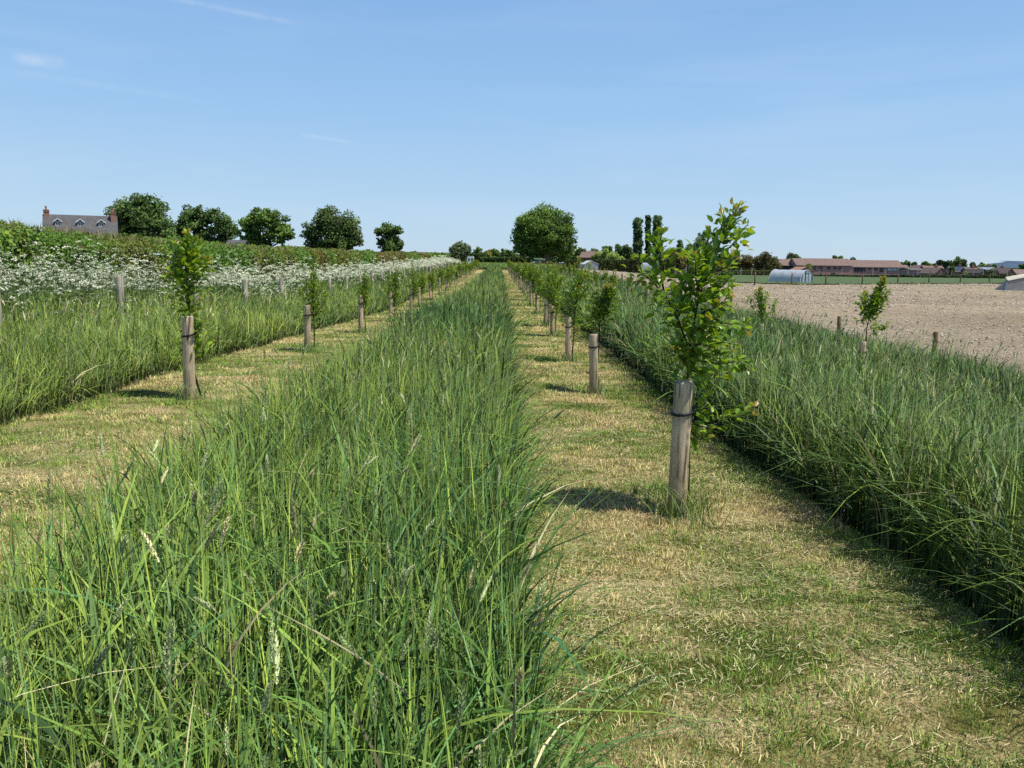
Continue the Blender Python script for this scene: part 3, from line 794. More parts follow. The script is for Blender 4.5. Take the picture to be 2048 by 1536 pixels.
def tree_b(b):
    Y = b[1]; S = [([Vector(b), at(1194, 740, Y), at(1199, 680, Y), at(1200, 640, Y), at(1208, 600, Y), at(1216, 572, Y)], 1.3, .62)]
    def br(p, dy, f=1.0, ts=0.0): S.append((pxpoly(p, Y, dy, len(S)), f, ts))
    br([(1200, 640), (1194, 620), (1192, 600), (1198, 580)], .1, 1.2)
    br([(1200, 645), (1210, 630), (1218, 610), (1226, 590), (1222, 570)], -.1, 1.4)
    br([(1204, 620), (1212, 600), (1222, 585)], .12, 1.3)
    br([(1200, 655), (1190, 640), (1188, 625)], -.05, 1.0)
    return tree_thing(b, S, 44, rad=.011, L0=.07, dens=300, spread=.11, young=.12, dark=1.2, Wr=.5)
def tree_r2(b):
    Y = b[1]; S = [([Vector(b), at(1527, 660, Y), at(1525, 630, Y), at(1522, 600, Y), at(1520, 574, Y)], 2.0, .45)]
    def br(p, dy, f=1.0, ts=0.0): S.append((pxpoly(p, Y, dy, len(S)), f, ts))
    br([(1525, 640), (1510, 625), (1500, 605), (1497, 590)], .1, .8)
    br([(1525, 640), (1540, 625), (1550, 610), (1554, 598)], -.1, .9)
    br([(1524, 620), (1514, 600), (1512, 580)], .1, 1.5)
    br([(1524, 620), (1533, 600), (1532, 582)], -.1, 1.5)
    br([(1526, 650), (1510, 645), (1495, 635)], -.1, .9)
    return tree_thing(b, S, 46, rad=.011, L0=.07, dens=170, spread=.11, young=.1, dark=1.7, Wr=.5)
def tree_r(b):
    Y = b[1]; S = [([Vector(b), at(1732, 700, Y), at(1733, 660, Y), at(1742, 620, Y), at(1755, 590, Y), at(1768, 556, Y)], 1.6, .5)]
    def br(p, dy, f=1.0, ts=0.0): S.append((pxpoly(p, Y, dy, len(S)), f, ts))
    br([(1735, 650), (1728, 620), (1727, 600), (1732, 585)], .1, 1.5)
    br([(1736, 640), (1750, 620), (1762, 600), (1780, 580)], -.1, 1.6)
    br([(1735, 660), (1752, 655), (1765, 650), (1772, 655)], -.1, 1.1)
    return tree_thing(b, S, 45, rad=.011, L0=.075, dens=260, spread=.13, young=.1, dark=1.7, Wr=.55)
row(mid_pts, 'middle', {0: tree_a, 1: tree_b})
row(left_pts, 'left', {0: tree_l})
row(right_pts, 'right', {0: tree_r, 1: tree_r2})
tag(TUFT.build('grass_tufts', M['grass']), 'longer grass tufts left uncut around the feet of the stakes', 'grass', kind='stuff')

# little red label hanging by the second middle stake
p = at(1177, 746, mid_pts[1][1]-.02)
mb = MB(); mb.add([(-.035, 0, -.008), (.03, 0, -.012), (.035, .004, .008), (0, .006, .012), (-.03, .002, .004)], [(0, 1, 2, 3, 4)])
mb.add([(-.035, .002, -.008), (.03, .002, -.012), (.035, .006, .008), (0, .008, .012), (-.03, .004, .004)], [(4, 3, 2, 1, 0)])
o = mb.build('plant_label', M['band']); o.location = p
tag(o, 'small red plastic plant label hanging beside the second middle row stake', 'label')

# ------------------------------------------------------------------ fences
def post_mb(x, y, h, r_, z=None, lean=(0, 0)):
    z = gz(x, y) if z is None else z
    mb = MB(); mb.tube([(x, y, z-.3), (x+lean[0]*.5, y+lean[1]*.5, z+h*.5), (x+lean[0], y+lean[1], z+h-.01), (x+lean[0], y+lean[1], z+h)], [r_*1.02, r_, r_*.97, r_*.86], 12)
    return mb
def wire_mb(pts, rad):
    mb = MB(); mb.tube(pts, rad, 4, False); return mb
f = empty('wire_fence', (-6.2, 9.6, gz(-6.2, 9.6)))
off = Vector(f.location)
def rel(mb, off):
    mb.V = [tuple(Vector(v)-off) for v in mb.V]; return mb
fy = [9.6+3.13*k for k in range(33)]; r = random.Random(5)
hs = []
for y in fy:
    h = r.uniform(1.13, 1.2); hs.append(h)
    rel(post_mb(-6.2, y, h, .057, None, (r.uniform(-.02, .02), 0)), off).build('post', M['post'], f, True)
for q in (.35, .7, 1.0):
    rel(wire_mb([(-6.2+.055, y, gz(-6.2, y)+q) for y in fy], .0022), off).build('wire', M['wire'], f)
tag(f, 'grey round post and wire fence standing among the white cow parsley', 'fence')

f = empty('field_fence', (9.3, 16.2, gz(9.3, 16.2))); off = Vector(f.location)
ys3 = [16.2, 20.9, 26, 31, 36, 41, 46, 50.5, 55, 59, 63.6, 67.5, 72, 77, 81, 86, 91, 97, 103, 110, 118, 126]
for k, y in enumerate(ys3):
    rel(post_mb(9.3, y, .86 if y < 60 else 1.05, .052, None, (r.uniform(-.03, .03), 0)), off).build('post', M['brownpost'], f, True)
for q in (.4, .75):
    rel(wire_mb([(9.3+.05, y, gz(9.3, y)+q) for y in ys3], .0022), off).build('wire', M['wire'], f)
tag(f, 'line of short brown posts along the edge of the bare soil field', 'fence')

f = empty('crop_fence', (24, 77, gz(24, 77))); off = Vector(f.location)
pp = []
for px, yy in ((1360, 575), (1434, 573.5), (1509, 573), (1583, 571.5), (1651, 571), (1724, 570.5), (1795, 570), (1857, 568.5), (1920, 567.5), (1978, 566), (2040, 565)):
    g = ground(px, yy); pp.append(g)
    rel(post_mb(g.x, g.y, 1.3 if px > 1500 else 1.25, .075, g.z), off).build('post', M['brownpost'], f, True)
for q in (.5, .9, 1.2):
    rel(wire_mb([(p.x, p.y, p.z+q) for p in pp], .004), off).build('wire', M['wire'], f)
tag(f, 'brown post and wire fence between the bare soil and the green crop', 'fence')

f = empty('boundary_fence', tuple(ground(1800, 552))); off = Vector(f.location)
pp = []; r = random.Random(8)
for k in range(34):
    px = 1330+k*22+r.uniform(-3, 3)
    if 1535 < px < 1600: continue
    p = at(px, 549, 178+.03*(px-1330)); pp.append(p)
    g = gz(p.x, p.y); rel(post_mb(p.x, p.y, 1.9+r.uniform(-.15, .2), .08, g), off).build('post', M['post'] if k % 3 else M['brownpost'], f)
for q in (.7, 1.3, 1.7):
    rel(wire_mb([(p.x, p.y, gz(p.x, p.y)+q) for p in pp], .007), off).build('wire', M['wire'], f)
tag(f, 'tall distant post fence in front of the brick houses', 'fence')

# strainer post with diagonal struts at the corner
g = ground(1256, 590)
g = Vector((9.6, 52, gz(9.6, 52)))
o = empty('strainer_post', g)
rel(post_mb(g.x, g.y, 1.35, .08, g.z, (-.08, 0)), g).build('post', M['post'], o, True)
mb = MB(); mb.tube([(1.3, .3, 0), (.02, .05, .95)], .05, 8); mb.build('strut', M['post'], o)
mb = MB(); mb.tube([(-.3, 1.3, 0), (.0, .05, .95)], .05, 8); mb.build('strut', M['post'], o)
tag(o, 'pale thick corner post with diagonal struts at the edge of the soil field', 'post')

# ------------------------------------------------------------------ hedge and cow parsley
def quads(P, D, S, L, W, col):
    q = np.stack([P-D*L[:, None]*.5, P+S*W[:, None]*.5, P+D*L[:, None]*.5, P-S*W[:, None]*.5], 1)
    return q.reshape(-1, 3), np.arange(len(P)*4).reshape(-1, 4), np.repeat(col, 4, 0)
def rdir(r, n):
    v = r.normal(0, 1, (n, 3)); return v/np.linalg.norm(v, axis=1, keepdims=True)
def card_bag(B, P, out, L, W, col, r, align=.6):
    n = len(P); nn = out*align+rdir(r, n)*(1-align*.5); nn /= np.linalg.norm(nn, axis=1, keepdims=True)
    D = np.cross(nn, rdir(r, n)); D /= np.linalg.norm(D, axis=1, keepdims=True)+1e-9; S = np.cross(nn, D)
    V, F, C = quads(P, D, S, L, W, col); B.add(V, F, C)
HX = -10.9
def hedge(name, y0, y1, hw, H, n0, yd, leafsz, palette, seed, label, hx=HX, dens_p=1.2, sections=None):
    B = Bag()
    dens = lambda y: n0*np.minimum(1, (yd/np.maximum(y, .1))**dens_p)
    _, Y, r = sample_region(lambda y: y*0, lambda y: y*0+1, y0, y1, dens, seed)
    n = len(Y); s = r.random(n)
    # cross-section: right face, top, left face
    per = 2*H+2*hw; d = s*(H+2*hw*.9)   # visible face and the top
    bulge = .16*fnoise(Y, d, 1.2, seed)+.10*fnoise(Y, d, 3.1, seed+1)+.05*fnoise(Y, d, 8, seed+8)
    ang = np.clip((d-H+.35)/.7, 0, 1)*np.pi/2
    onr = d < H
    x = np.where(onr, hw, hw-(d-H)); z = np.where(onr, d, H)
    rc = .3
    x = x - np.where(np.abs(d-H) < .35, .1*(1-np.abs(d-H)/.35), 0); z = z-np.where(np.abs(d-H) < .35, .1*(1-np.abs(d-H)/.35), 0)
    out = np.stack([np.cos(ang), np.zeros(n), np.sin(ang)], 1)
    dep = -np.abs(r.normal(0, .13, n))+bulge
    Hn = 1+.04*fnoise(Y, Y*0, .6, seed+2)
    P = np.stack([hx+x, Y, zt(hx+x, Y)+z*Hn], 1)+out*dep[:, None]
    a = r.random((n, 1)); k = np.clip(.5+.9*fnoise(Y, d*.5, .35, seed+3), 0, 1)
    pal = np.array(palette)
    k3 = np.digitize(fnoise(Y, d*.6, .35, seed+3)+r.normal(0, .18, n), [-.35, .25]) if len(palette) > 2 else (k > .5).astype(int)
    c = pal[k3 % len(pal)]*r.uniform(.6, 1.35, (n, 1))
    c = np.where((r.random(n) < .12)[:, None], c*np.array([1.5, 1.2, .8]), c)
    L = leafsz*r.uniform(.6, 1.3, n)*np.maximum(1, Y/yd)**.8
    card_bag(B, P, out, L, L*.75, c, r, .55)
    # sprigs sticking out of the top
    ns = n//30; ys = r.choice(Y, ns); xs = hx+r.uniform(-hw*.9, hw*.95, ns)
    P = np.stack([xs, ys, zt(xs, ys)+H-.08], 1)
    V, F, C = ribbons(P, r.uniform(.05, .24, ns), r.uniform(.012, .03, ns)*np.maximum(1, ys/yd)**.6, r.uniform(0, 6.28, ns), np.abs(r.normal(.3, .2, ns)), np.zeros(ns), r.uniform(0, np.pi, ns), 2, np.array([.20, .17, .06])*r.uniform(.6, 1.4, (ns, 1)))
    B.add(V, F, C)
    o = empty(name, (hx, y0, gz(hx, y0))); off = np.array(o.location)
    B.V = [v-off.astype(np.float32) for v in B.V]
    B.build('foliage', M['hedgeleaf'], o)
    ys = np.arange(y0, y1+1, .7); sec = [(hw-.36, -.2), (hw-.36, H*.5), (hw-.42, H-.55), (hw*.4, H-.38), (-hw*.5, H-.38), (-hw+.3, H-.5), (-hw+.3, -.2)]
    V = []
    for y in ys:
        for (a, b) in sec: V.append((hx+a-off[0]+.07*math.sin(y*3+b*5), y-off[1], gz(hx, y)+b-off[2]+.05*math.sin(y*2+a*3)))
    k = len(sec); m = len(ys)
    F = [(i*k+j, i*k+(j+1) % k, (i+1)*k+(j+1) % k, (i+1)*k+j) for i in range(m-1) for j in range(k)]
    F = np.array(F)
    mk('branches', V, F, M['hedgecore'], None, o)  # solid hull behind the leaves, coloured dark as inner shade, no separate twigs
    return tag(o, label, 'hedge')
M['hedgecore'] = noise_mat('hedge_inner_shade', (.010, .014, .006), (.028, .036, .012), 4, .95, bump=1, spec=.05)  # near-black colour stands for the shade inside the hedge
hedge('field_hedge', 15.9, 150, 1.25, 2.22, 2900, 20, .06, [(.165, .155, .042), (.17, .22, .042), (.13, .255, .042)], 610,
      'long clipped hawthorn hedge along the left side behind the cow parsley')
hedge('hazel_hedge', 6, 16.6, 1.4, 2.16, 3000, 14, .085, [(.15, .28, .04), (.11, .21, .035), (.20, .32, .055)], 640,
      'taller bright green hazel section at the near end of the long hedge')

def parsley():
    B = Bag(); 
    x0 = lambda Y: -9.2+0*Y; x1 = lambda Y: -6.2+.5*fnoise(Y, Y*0, .5, 71)-.15
    X, Y, r = sample_region(x0, x1, 8, 125, lambda y: 150*np.minimum(1, (16/y)**1.0), 700)
    keep = r.random(len(X)) < np.clip(.28+.95*fnoise(X, Y, .95, 73)+.10*(X < -7.4), .03, 1); X = X[keep]; Y = Y[keep]; n = len(X)
    s = np.maximum(1, Y/16)**.75
    h = (1.0+.28*fnoise(X, Y, .9, 72)+r.normal(0, .19, n))*np.interp(X, [-9.3, -7.5, -6.3], [1.2, 1.05, .88])
    tall = (fnoise(X, Y, .9, 77) > .75)*r.uniform(.4, 1.2, n); h = h+tall*.3
    az = r.uniform(0, 6.28, n); lean = np.abs(r.normal(.12, .08, n))
    P = np.stack([X, Y, zt(X, Y)], 1)
    V, F, C = ribbons(P, h, .006*s, az, lean, np.zeros(n), r.uniform(0, 3.1, n), 3, np.array([.12, .17, .06])*r.uniform(.7, 1.2, (n, 1)), None, 'stem')
    B.add(V, F, C)
    top = np.stack([X+np.cos(az)*lean*h, Y+np.sin(az)*lean*h, P[:, 2]+h], 1)
    K = 11
    rad = .046*s*r.uniform(.6, 1.25, n)
    til = rdir(r, n)*.45+np.array([0, 0, 1.]); til /= np.linalg.norm(til, axis=1, keepdims=True)
    a = np.cross(til, [1, 0, 0]); a /= np.linalg.norm(a, axis=1, keepdims=True); b = np.cross(til, a)
    ph = (np.arange(K)*2.4)[None]+r.uniform(0, 6, (n, 1)); rr = np.sqrt((np.arange(K)+.3)/K)[None]*rad[:, None]
    cc = top[:, None]+a[:, None]*(np.cos(ph)*rr)[..., None]+b[:, None]*(np.sin(ph)*rr)[..., None]+til[:, None]*(.3*(rad[:, None]-rr))[..., None]+r.normal(0, .004, (n, K, 3))
    P2 = cc.reshape(-1, 3); m = len(P2); L = np.repeat(rad, K)*r.uniform(.36, .62, m)
    col = np.array([.90, .92, .69])*r.uniform(.78, 1.1, (m, 1))
    card_bag(B, P2, np.repeat(til, K, 0), L, L, col, r, .75)
    o = B
    # ferny leaves lower down
    X, Y, r = sample_region(x0, x1, 8, 125, lambda y: 420*np.minimum(1, (16/y)**1.1), 705); n = len(X)
    P = np.stack([X, Y, zt(X, Y)+r.uniform(.15, 1.0, n)], 1)
    L = r.uniform(.05, .12, n)*np.maximum(1, Y/16)**.8
    card_bag(B, P, np.tile([0.3, -.3, .8], (n, 1)), L, L*.45, np.array([.14, .22, .06])*r.uniform(.5, 1.4, (n, 1)), r, .5)
    return tag(B.build('cow_parsley', M['flower']), 'mass of white flowering cow parsley along the wire fence below the hedge', 'wildflowers', kind='stuff')
parsley()

# stones and clods on the soil
def stones():
    B = Bag()
    X, Y, r = sample_region(lambda Y: 8.9+0*Y, lambda Y: np.minimum(11+Y*.85, 100), 9, 150, lambda y: 95*np.minimum(1, (16/y)**1.5), 800)
    keep = ~in_crop(X, Y) & (r.random(len(X)) < np.clip(.55+.5*fnoise(X, Y, .12, 81)-.25*fnoise(X, Y, .6, 82), .08, 1)); X = X[keep]; Y = Y[keep]; n = len(X)
    s = r.uniform(.008, .022, n)*np.maximum(1, Y/16)**.72*np.where(r.random(n) < .06, 1.9, 1)
    o = np.array([[1, 0, 0], [0, 1, 0], [-1, 0, 0], [0, -1, 0], [0, 0, .7], [0, 0, -.7]], float)
    a = r.uniform(0, 6.28, n); V = o[None]*r.uniform(.6, 1.3, (n, 6, 1))*s[:, None, None]
    x = V[..., 0]*np.cos(a)[:, None]-V[..., 1]*np.sin(a)[:, None]; y = V[..., 0]*np.sin(a)[:, None]+V[..., 1]*np.cos(a)[:, None]
    V = np.stack([x+X[:, None], y+Y[:, None], V[..., 2]+(zt(X, Y)+.10+.035*fnoise(X, Y, 1.6, 21)+.02*fnoise(X, Y, 5, 22)+s*.2)[:, None]], -1)
    i = (np.arange(n)*6)[:, None, None]
    F = (i+np.array([[0, 1, 4], [1, 2, 4], [2, 3, 4], [3, 0, 4], [1, 0, 5], [2, 1, 5], [3, 2, 5], [0, 3, 5]])[None]).reshape(-1, 3)
    t = r.random((n, 1))
    c = np.where(t < .5, np.array([.66, .57, .46]), np.where(t < .93, np.array([.33, .265, .185]), np.array([.16, .12, .09])))*r.uniform(.8, 1.15, (n, 1))
    B.add(V.reshape(-1, 3), F, np.repeat(c, 6, 0))
    return tag(B.build('field_stones', M['stone']), 'pale stones and clods scattered over the bare brown soil', 'stones', kind='stuff')
stones()
# dry weeds at the far edge of the soil and a rough strip under the far fence
B = Bag()
r = np.random.default_rng(91); n = 5000
t = r.uniform(22, 100, n); y = np.interp(t, [22, 24, 33, 69, 110, 200], [150, 77, 83, 104, 128, 180])+r.normal(0, .35, n)
keep = r.random(n) < np.clip(.4+.8*fnoise(t, y, .3, 92), 0, 1); t = t[keep]; y = y[keep]; n = len(t)
P = np.stack([t, y, zt(t, y)+.05], 1)
V, F, C = ribbons(P, r.uniform(.1, .45, n), r.uniform(.03, .07, n), r.uniform(0, 6.28, n), np.abs(r.normal(.4, .2, n)), np.zeros(n)+.1, r.uniform(0, 3.1, n), 2,
                  np.where((r.random(n) < .5)[:, None], np.array([.33, .26, .13]), np.array([.14, .17, .05])))
B.add(V, F, C)
tag(B.build('dry_weeds', M['grass']), 'dry weeds along the fence between bare soil and green crop', 'weeds', kind='stuff')

# ------------------------------------------------------------------ crowns of the big trees
def crown(o, blobs, n, sz, pal, seed, core=True, sub=9, subr=.42, gaps=.0, scat=1.04):
    """blobs: world centres and radii relative to o; leaf cards cluster on sub-clumps"""
    r = np.random.default_rng(seed); off = np.array(o.location)
    cl = []
    for (c, rad) in blobs:
        c = np.array(c)-off
        k = sub
        v = rdir(r, k); v[:, 1] *= .9
        for q in range(k):
            cl.append((c+v[q]*rad*r.uniform(.5, scat), rad*subr*r.uniform(.4, 1.15)))
        cl.append((c, rad*.88))
    cen = np.array([c for c, _ in cl]); rr = np.array([x for _, x in cl])
    w = rr**2; w /= w.sum()
    idx = r.choice(len(cl), n, p=w)
    v = rdir(r, n); v[:, 2] = np.where(v[:, 2] < -.3, v[:, 2]*.5, v[:, 2])
    rad = rr[idx]*(1-np.abs(r.normal(0, .22, n)))*(1+.16*r.normal(0, 1, n)*(r.random(n) < .4))
    P = cen[idx]+v*rad[:, None]
    if gaps: 
        g = fnoise(P[:, 0]*1.0, P[:, 2]*1.0, gaps, seed+1); keep = g > -.75
        P = P[keep]; v = v[keep]; idx = idx[keep]; n = len(P)
    tone = r.uniform(.7, 1.6, len(cl))[idx][:, None]
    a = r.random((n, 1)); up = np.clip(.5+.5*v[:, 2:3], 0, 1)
    c = (np.array(pal[0])*(1-a)+np.array(pal[1])*a)*tone*(.8+.35*up)  # upward leaves tinted lighter, undersides darker: shading put into the leaf colour
    L = sz*r.uniform(.6, 1.35, n)
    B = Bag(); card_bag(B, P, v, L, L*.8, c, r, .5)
    if core:
        # solid core of low spheres, painted dark for the shade inside the crown
        t = (1+5**.5)/2
        iv = np.array([(-1, t, 0), (1, t, 0), (-1, -t, 0), (1, -t, 0), (0, -1, t), (0, 1, t), (0, -1, -t), (0, 1, -t), (t, 0, -1), (t, 0, 1), (-t, 0, -1), (-t, 0, 1)], float)
        iv /= np.linalg.norm(iv[0])
        fi = np.array([(0, 11, 5), (0, 5, 1), (0, 1, 7), (0, 7, 10), (0, 10, 11), (1, 5, 9), (5, 11, 4), (11, 10, 2), (10, 7, 6), (7, 1, 8), (3, 9, 4), (3, 4, 2), (3, 2, 6), (3, 6, 8), (3, 8, 9), (4, 9, 5), (2, 4, 11), (6, 2, 10), (8, 6, 7), (9, 8, 1)])
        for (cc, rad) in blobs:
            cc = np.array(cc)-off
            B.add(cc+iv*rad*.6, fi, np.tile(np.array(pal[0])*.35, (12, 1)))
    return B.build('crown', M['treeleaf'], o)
def big_tree(name, Y, circ, n, sz, pal, seed, label, cat='tree', trunk=True, group=None, ysq=.85, sub=13, base_py=None, gaps=0, subr=.42, core=True, tr_px=None, tw=None, scat=1.04):
    sc = Y/F_PX
    blobs = []; r = random.Random(seed)
    for (px, py, rp) in circ:
        blobs.append((tuple(at(px, py, Y+r.uniform(-.5, .5)*rp*sc)), rp*sc*1.06))
    cx = sum(b[0][0] for b in blobs)/len(blobs)
    if tr_px: cx = at(tr_px, 500, Y).x
    g = gz(cx, Y) if base_py is None else at(cx, base_py, Y).z
    o = empty(name, (cx, Y, g))
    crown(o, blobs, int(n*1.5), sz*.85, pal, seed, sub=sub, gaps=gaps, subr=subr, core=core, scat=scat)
    zc = sum(b[0][2] for b in blobs)/len(blobs)-g; wr = max(b[1] for b in blobs)
    mb = MB(); tw = tw or wr*.11
    mb.tube([(0, 0, -.5), (.1*wr*.2, 0, zc*.35), (0, .1, zc*.7)], [tw*1.25, tw, tw*.75], 8)
    for (c, rad) in blobs:
        q = Vector(c)-o.location
        mb.tube([(0, 0, zc*.5), (q.x*.55, q.y*.55, zc*.5+(q.z-zc*.5)*.6), tuple(q)], [tw*.5, tw*.33, tw*.12], 5)
    mb.build('trunk', M['bark'], o, True)
    return tag(o, label, cat, group)
OAKP = ((.06, .115, .022), (.16, .25, .045)); DARKP = ((.05, .095, .025), (.13, .20, .05)); LITE = ((.18, .26, .06), (.34, .42, .11))
GREY = ((.09, .12, .07), (.18, .22, .12)); BRN = ((.08, .07, .03), (.17, .14, .05)); YELP = ((.22, .22, .04), (.36, .33, .08)); POP = ((.05, .085, .035), (.11, .165, .06))
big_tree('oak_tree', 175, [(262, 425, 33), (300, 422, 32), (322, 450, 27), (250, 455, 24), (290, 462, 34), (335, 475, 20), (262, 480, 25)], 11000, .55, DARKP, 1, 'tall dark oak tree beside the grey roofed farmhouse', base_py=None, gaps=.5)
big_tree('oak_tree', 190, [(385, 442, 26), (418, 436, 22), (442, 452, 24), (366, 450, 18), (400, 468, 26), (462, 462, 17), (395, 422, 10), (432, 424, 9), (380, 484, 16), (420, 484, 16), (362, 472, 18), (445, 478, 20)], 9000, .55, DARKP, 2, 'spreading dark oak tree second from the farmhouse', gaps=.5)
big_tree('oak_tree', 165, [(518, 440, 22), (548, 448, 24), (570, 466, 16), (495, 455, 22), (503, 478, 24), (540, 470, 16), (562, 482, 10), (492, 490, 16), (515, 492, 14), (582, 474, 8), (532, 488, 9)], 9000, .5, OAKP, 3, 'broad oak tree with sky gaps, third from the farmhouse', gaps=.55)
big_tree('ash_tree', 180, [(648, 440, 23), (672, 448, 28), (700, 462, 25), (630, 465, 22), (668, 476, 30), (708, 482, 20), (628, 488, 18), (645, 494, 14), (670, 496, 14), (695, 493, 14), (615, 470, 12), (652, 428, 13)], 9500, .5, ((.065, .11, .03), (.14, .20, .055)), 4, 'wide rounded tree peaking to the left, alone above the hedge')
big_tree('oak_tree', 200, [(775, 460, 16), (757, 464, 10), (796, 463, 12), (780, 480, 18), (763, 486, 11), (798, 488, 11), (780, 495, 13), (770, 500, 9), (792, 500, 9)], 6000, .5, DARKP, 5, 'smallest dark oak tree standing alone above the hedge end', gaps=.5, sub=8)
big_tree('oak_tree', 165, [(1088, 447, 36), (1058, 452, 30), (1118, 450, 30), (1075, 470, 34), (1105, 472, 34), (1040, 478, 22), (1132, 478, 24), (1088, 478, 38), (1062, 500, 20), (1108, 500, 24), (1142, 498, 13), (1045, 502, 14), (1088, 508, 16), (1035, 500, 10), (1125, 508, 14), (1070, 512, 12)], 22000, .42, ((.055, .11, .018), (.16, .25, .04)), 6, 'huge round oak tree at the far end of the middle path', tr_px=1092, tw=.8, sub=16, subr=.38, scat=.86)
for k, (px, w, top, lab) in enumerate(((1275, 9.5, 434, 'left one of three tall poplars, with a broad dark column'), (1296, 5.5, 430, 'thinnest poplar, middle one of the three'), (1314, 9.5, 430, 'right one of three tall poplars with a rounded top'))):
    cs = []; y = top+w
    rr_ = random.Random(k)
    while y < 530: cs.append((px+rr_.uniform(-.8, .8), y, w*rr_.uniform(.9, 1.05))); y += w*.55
    big_tree('poplar_tree', 290+k*4, cs, 6500, .75, POP, 20+k, lab, sub=6, subr=.45, tr_px=px, tw=.5, scat=.8)
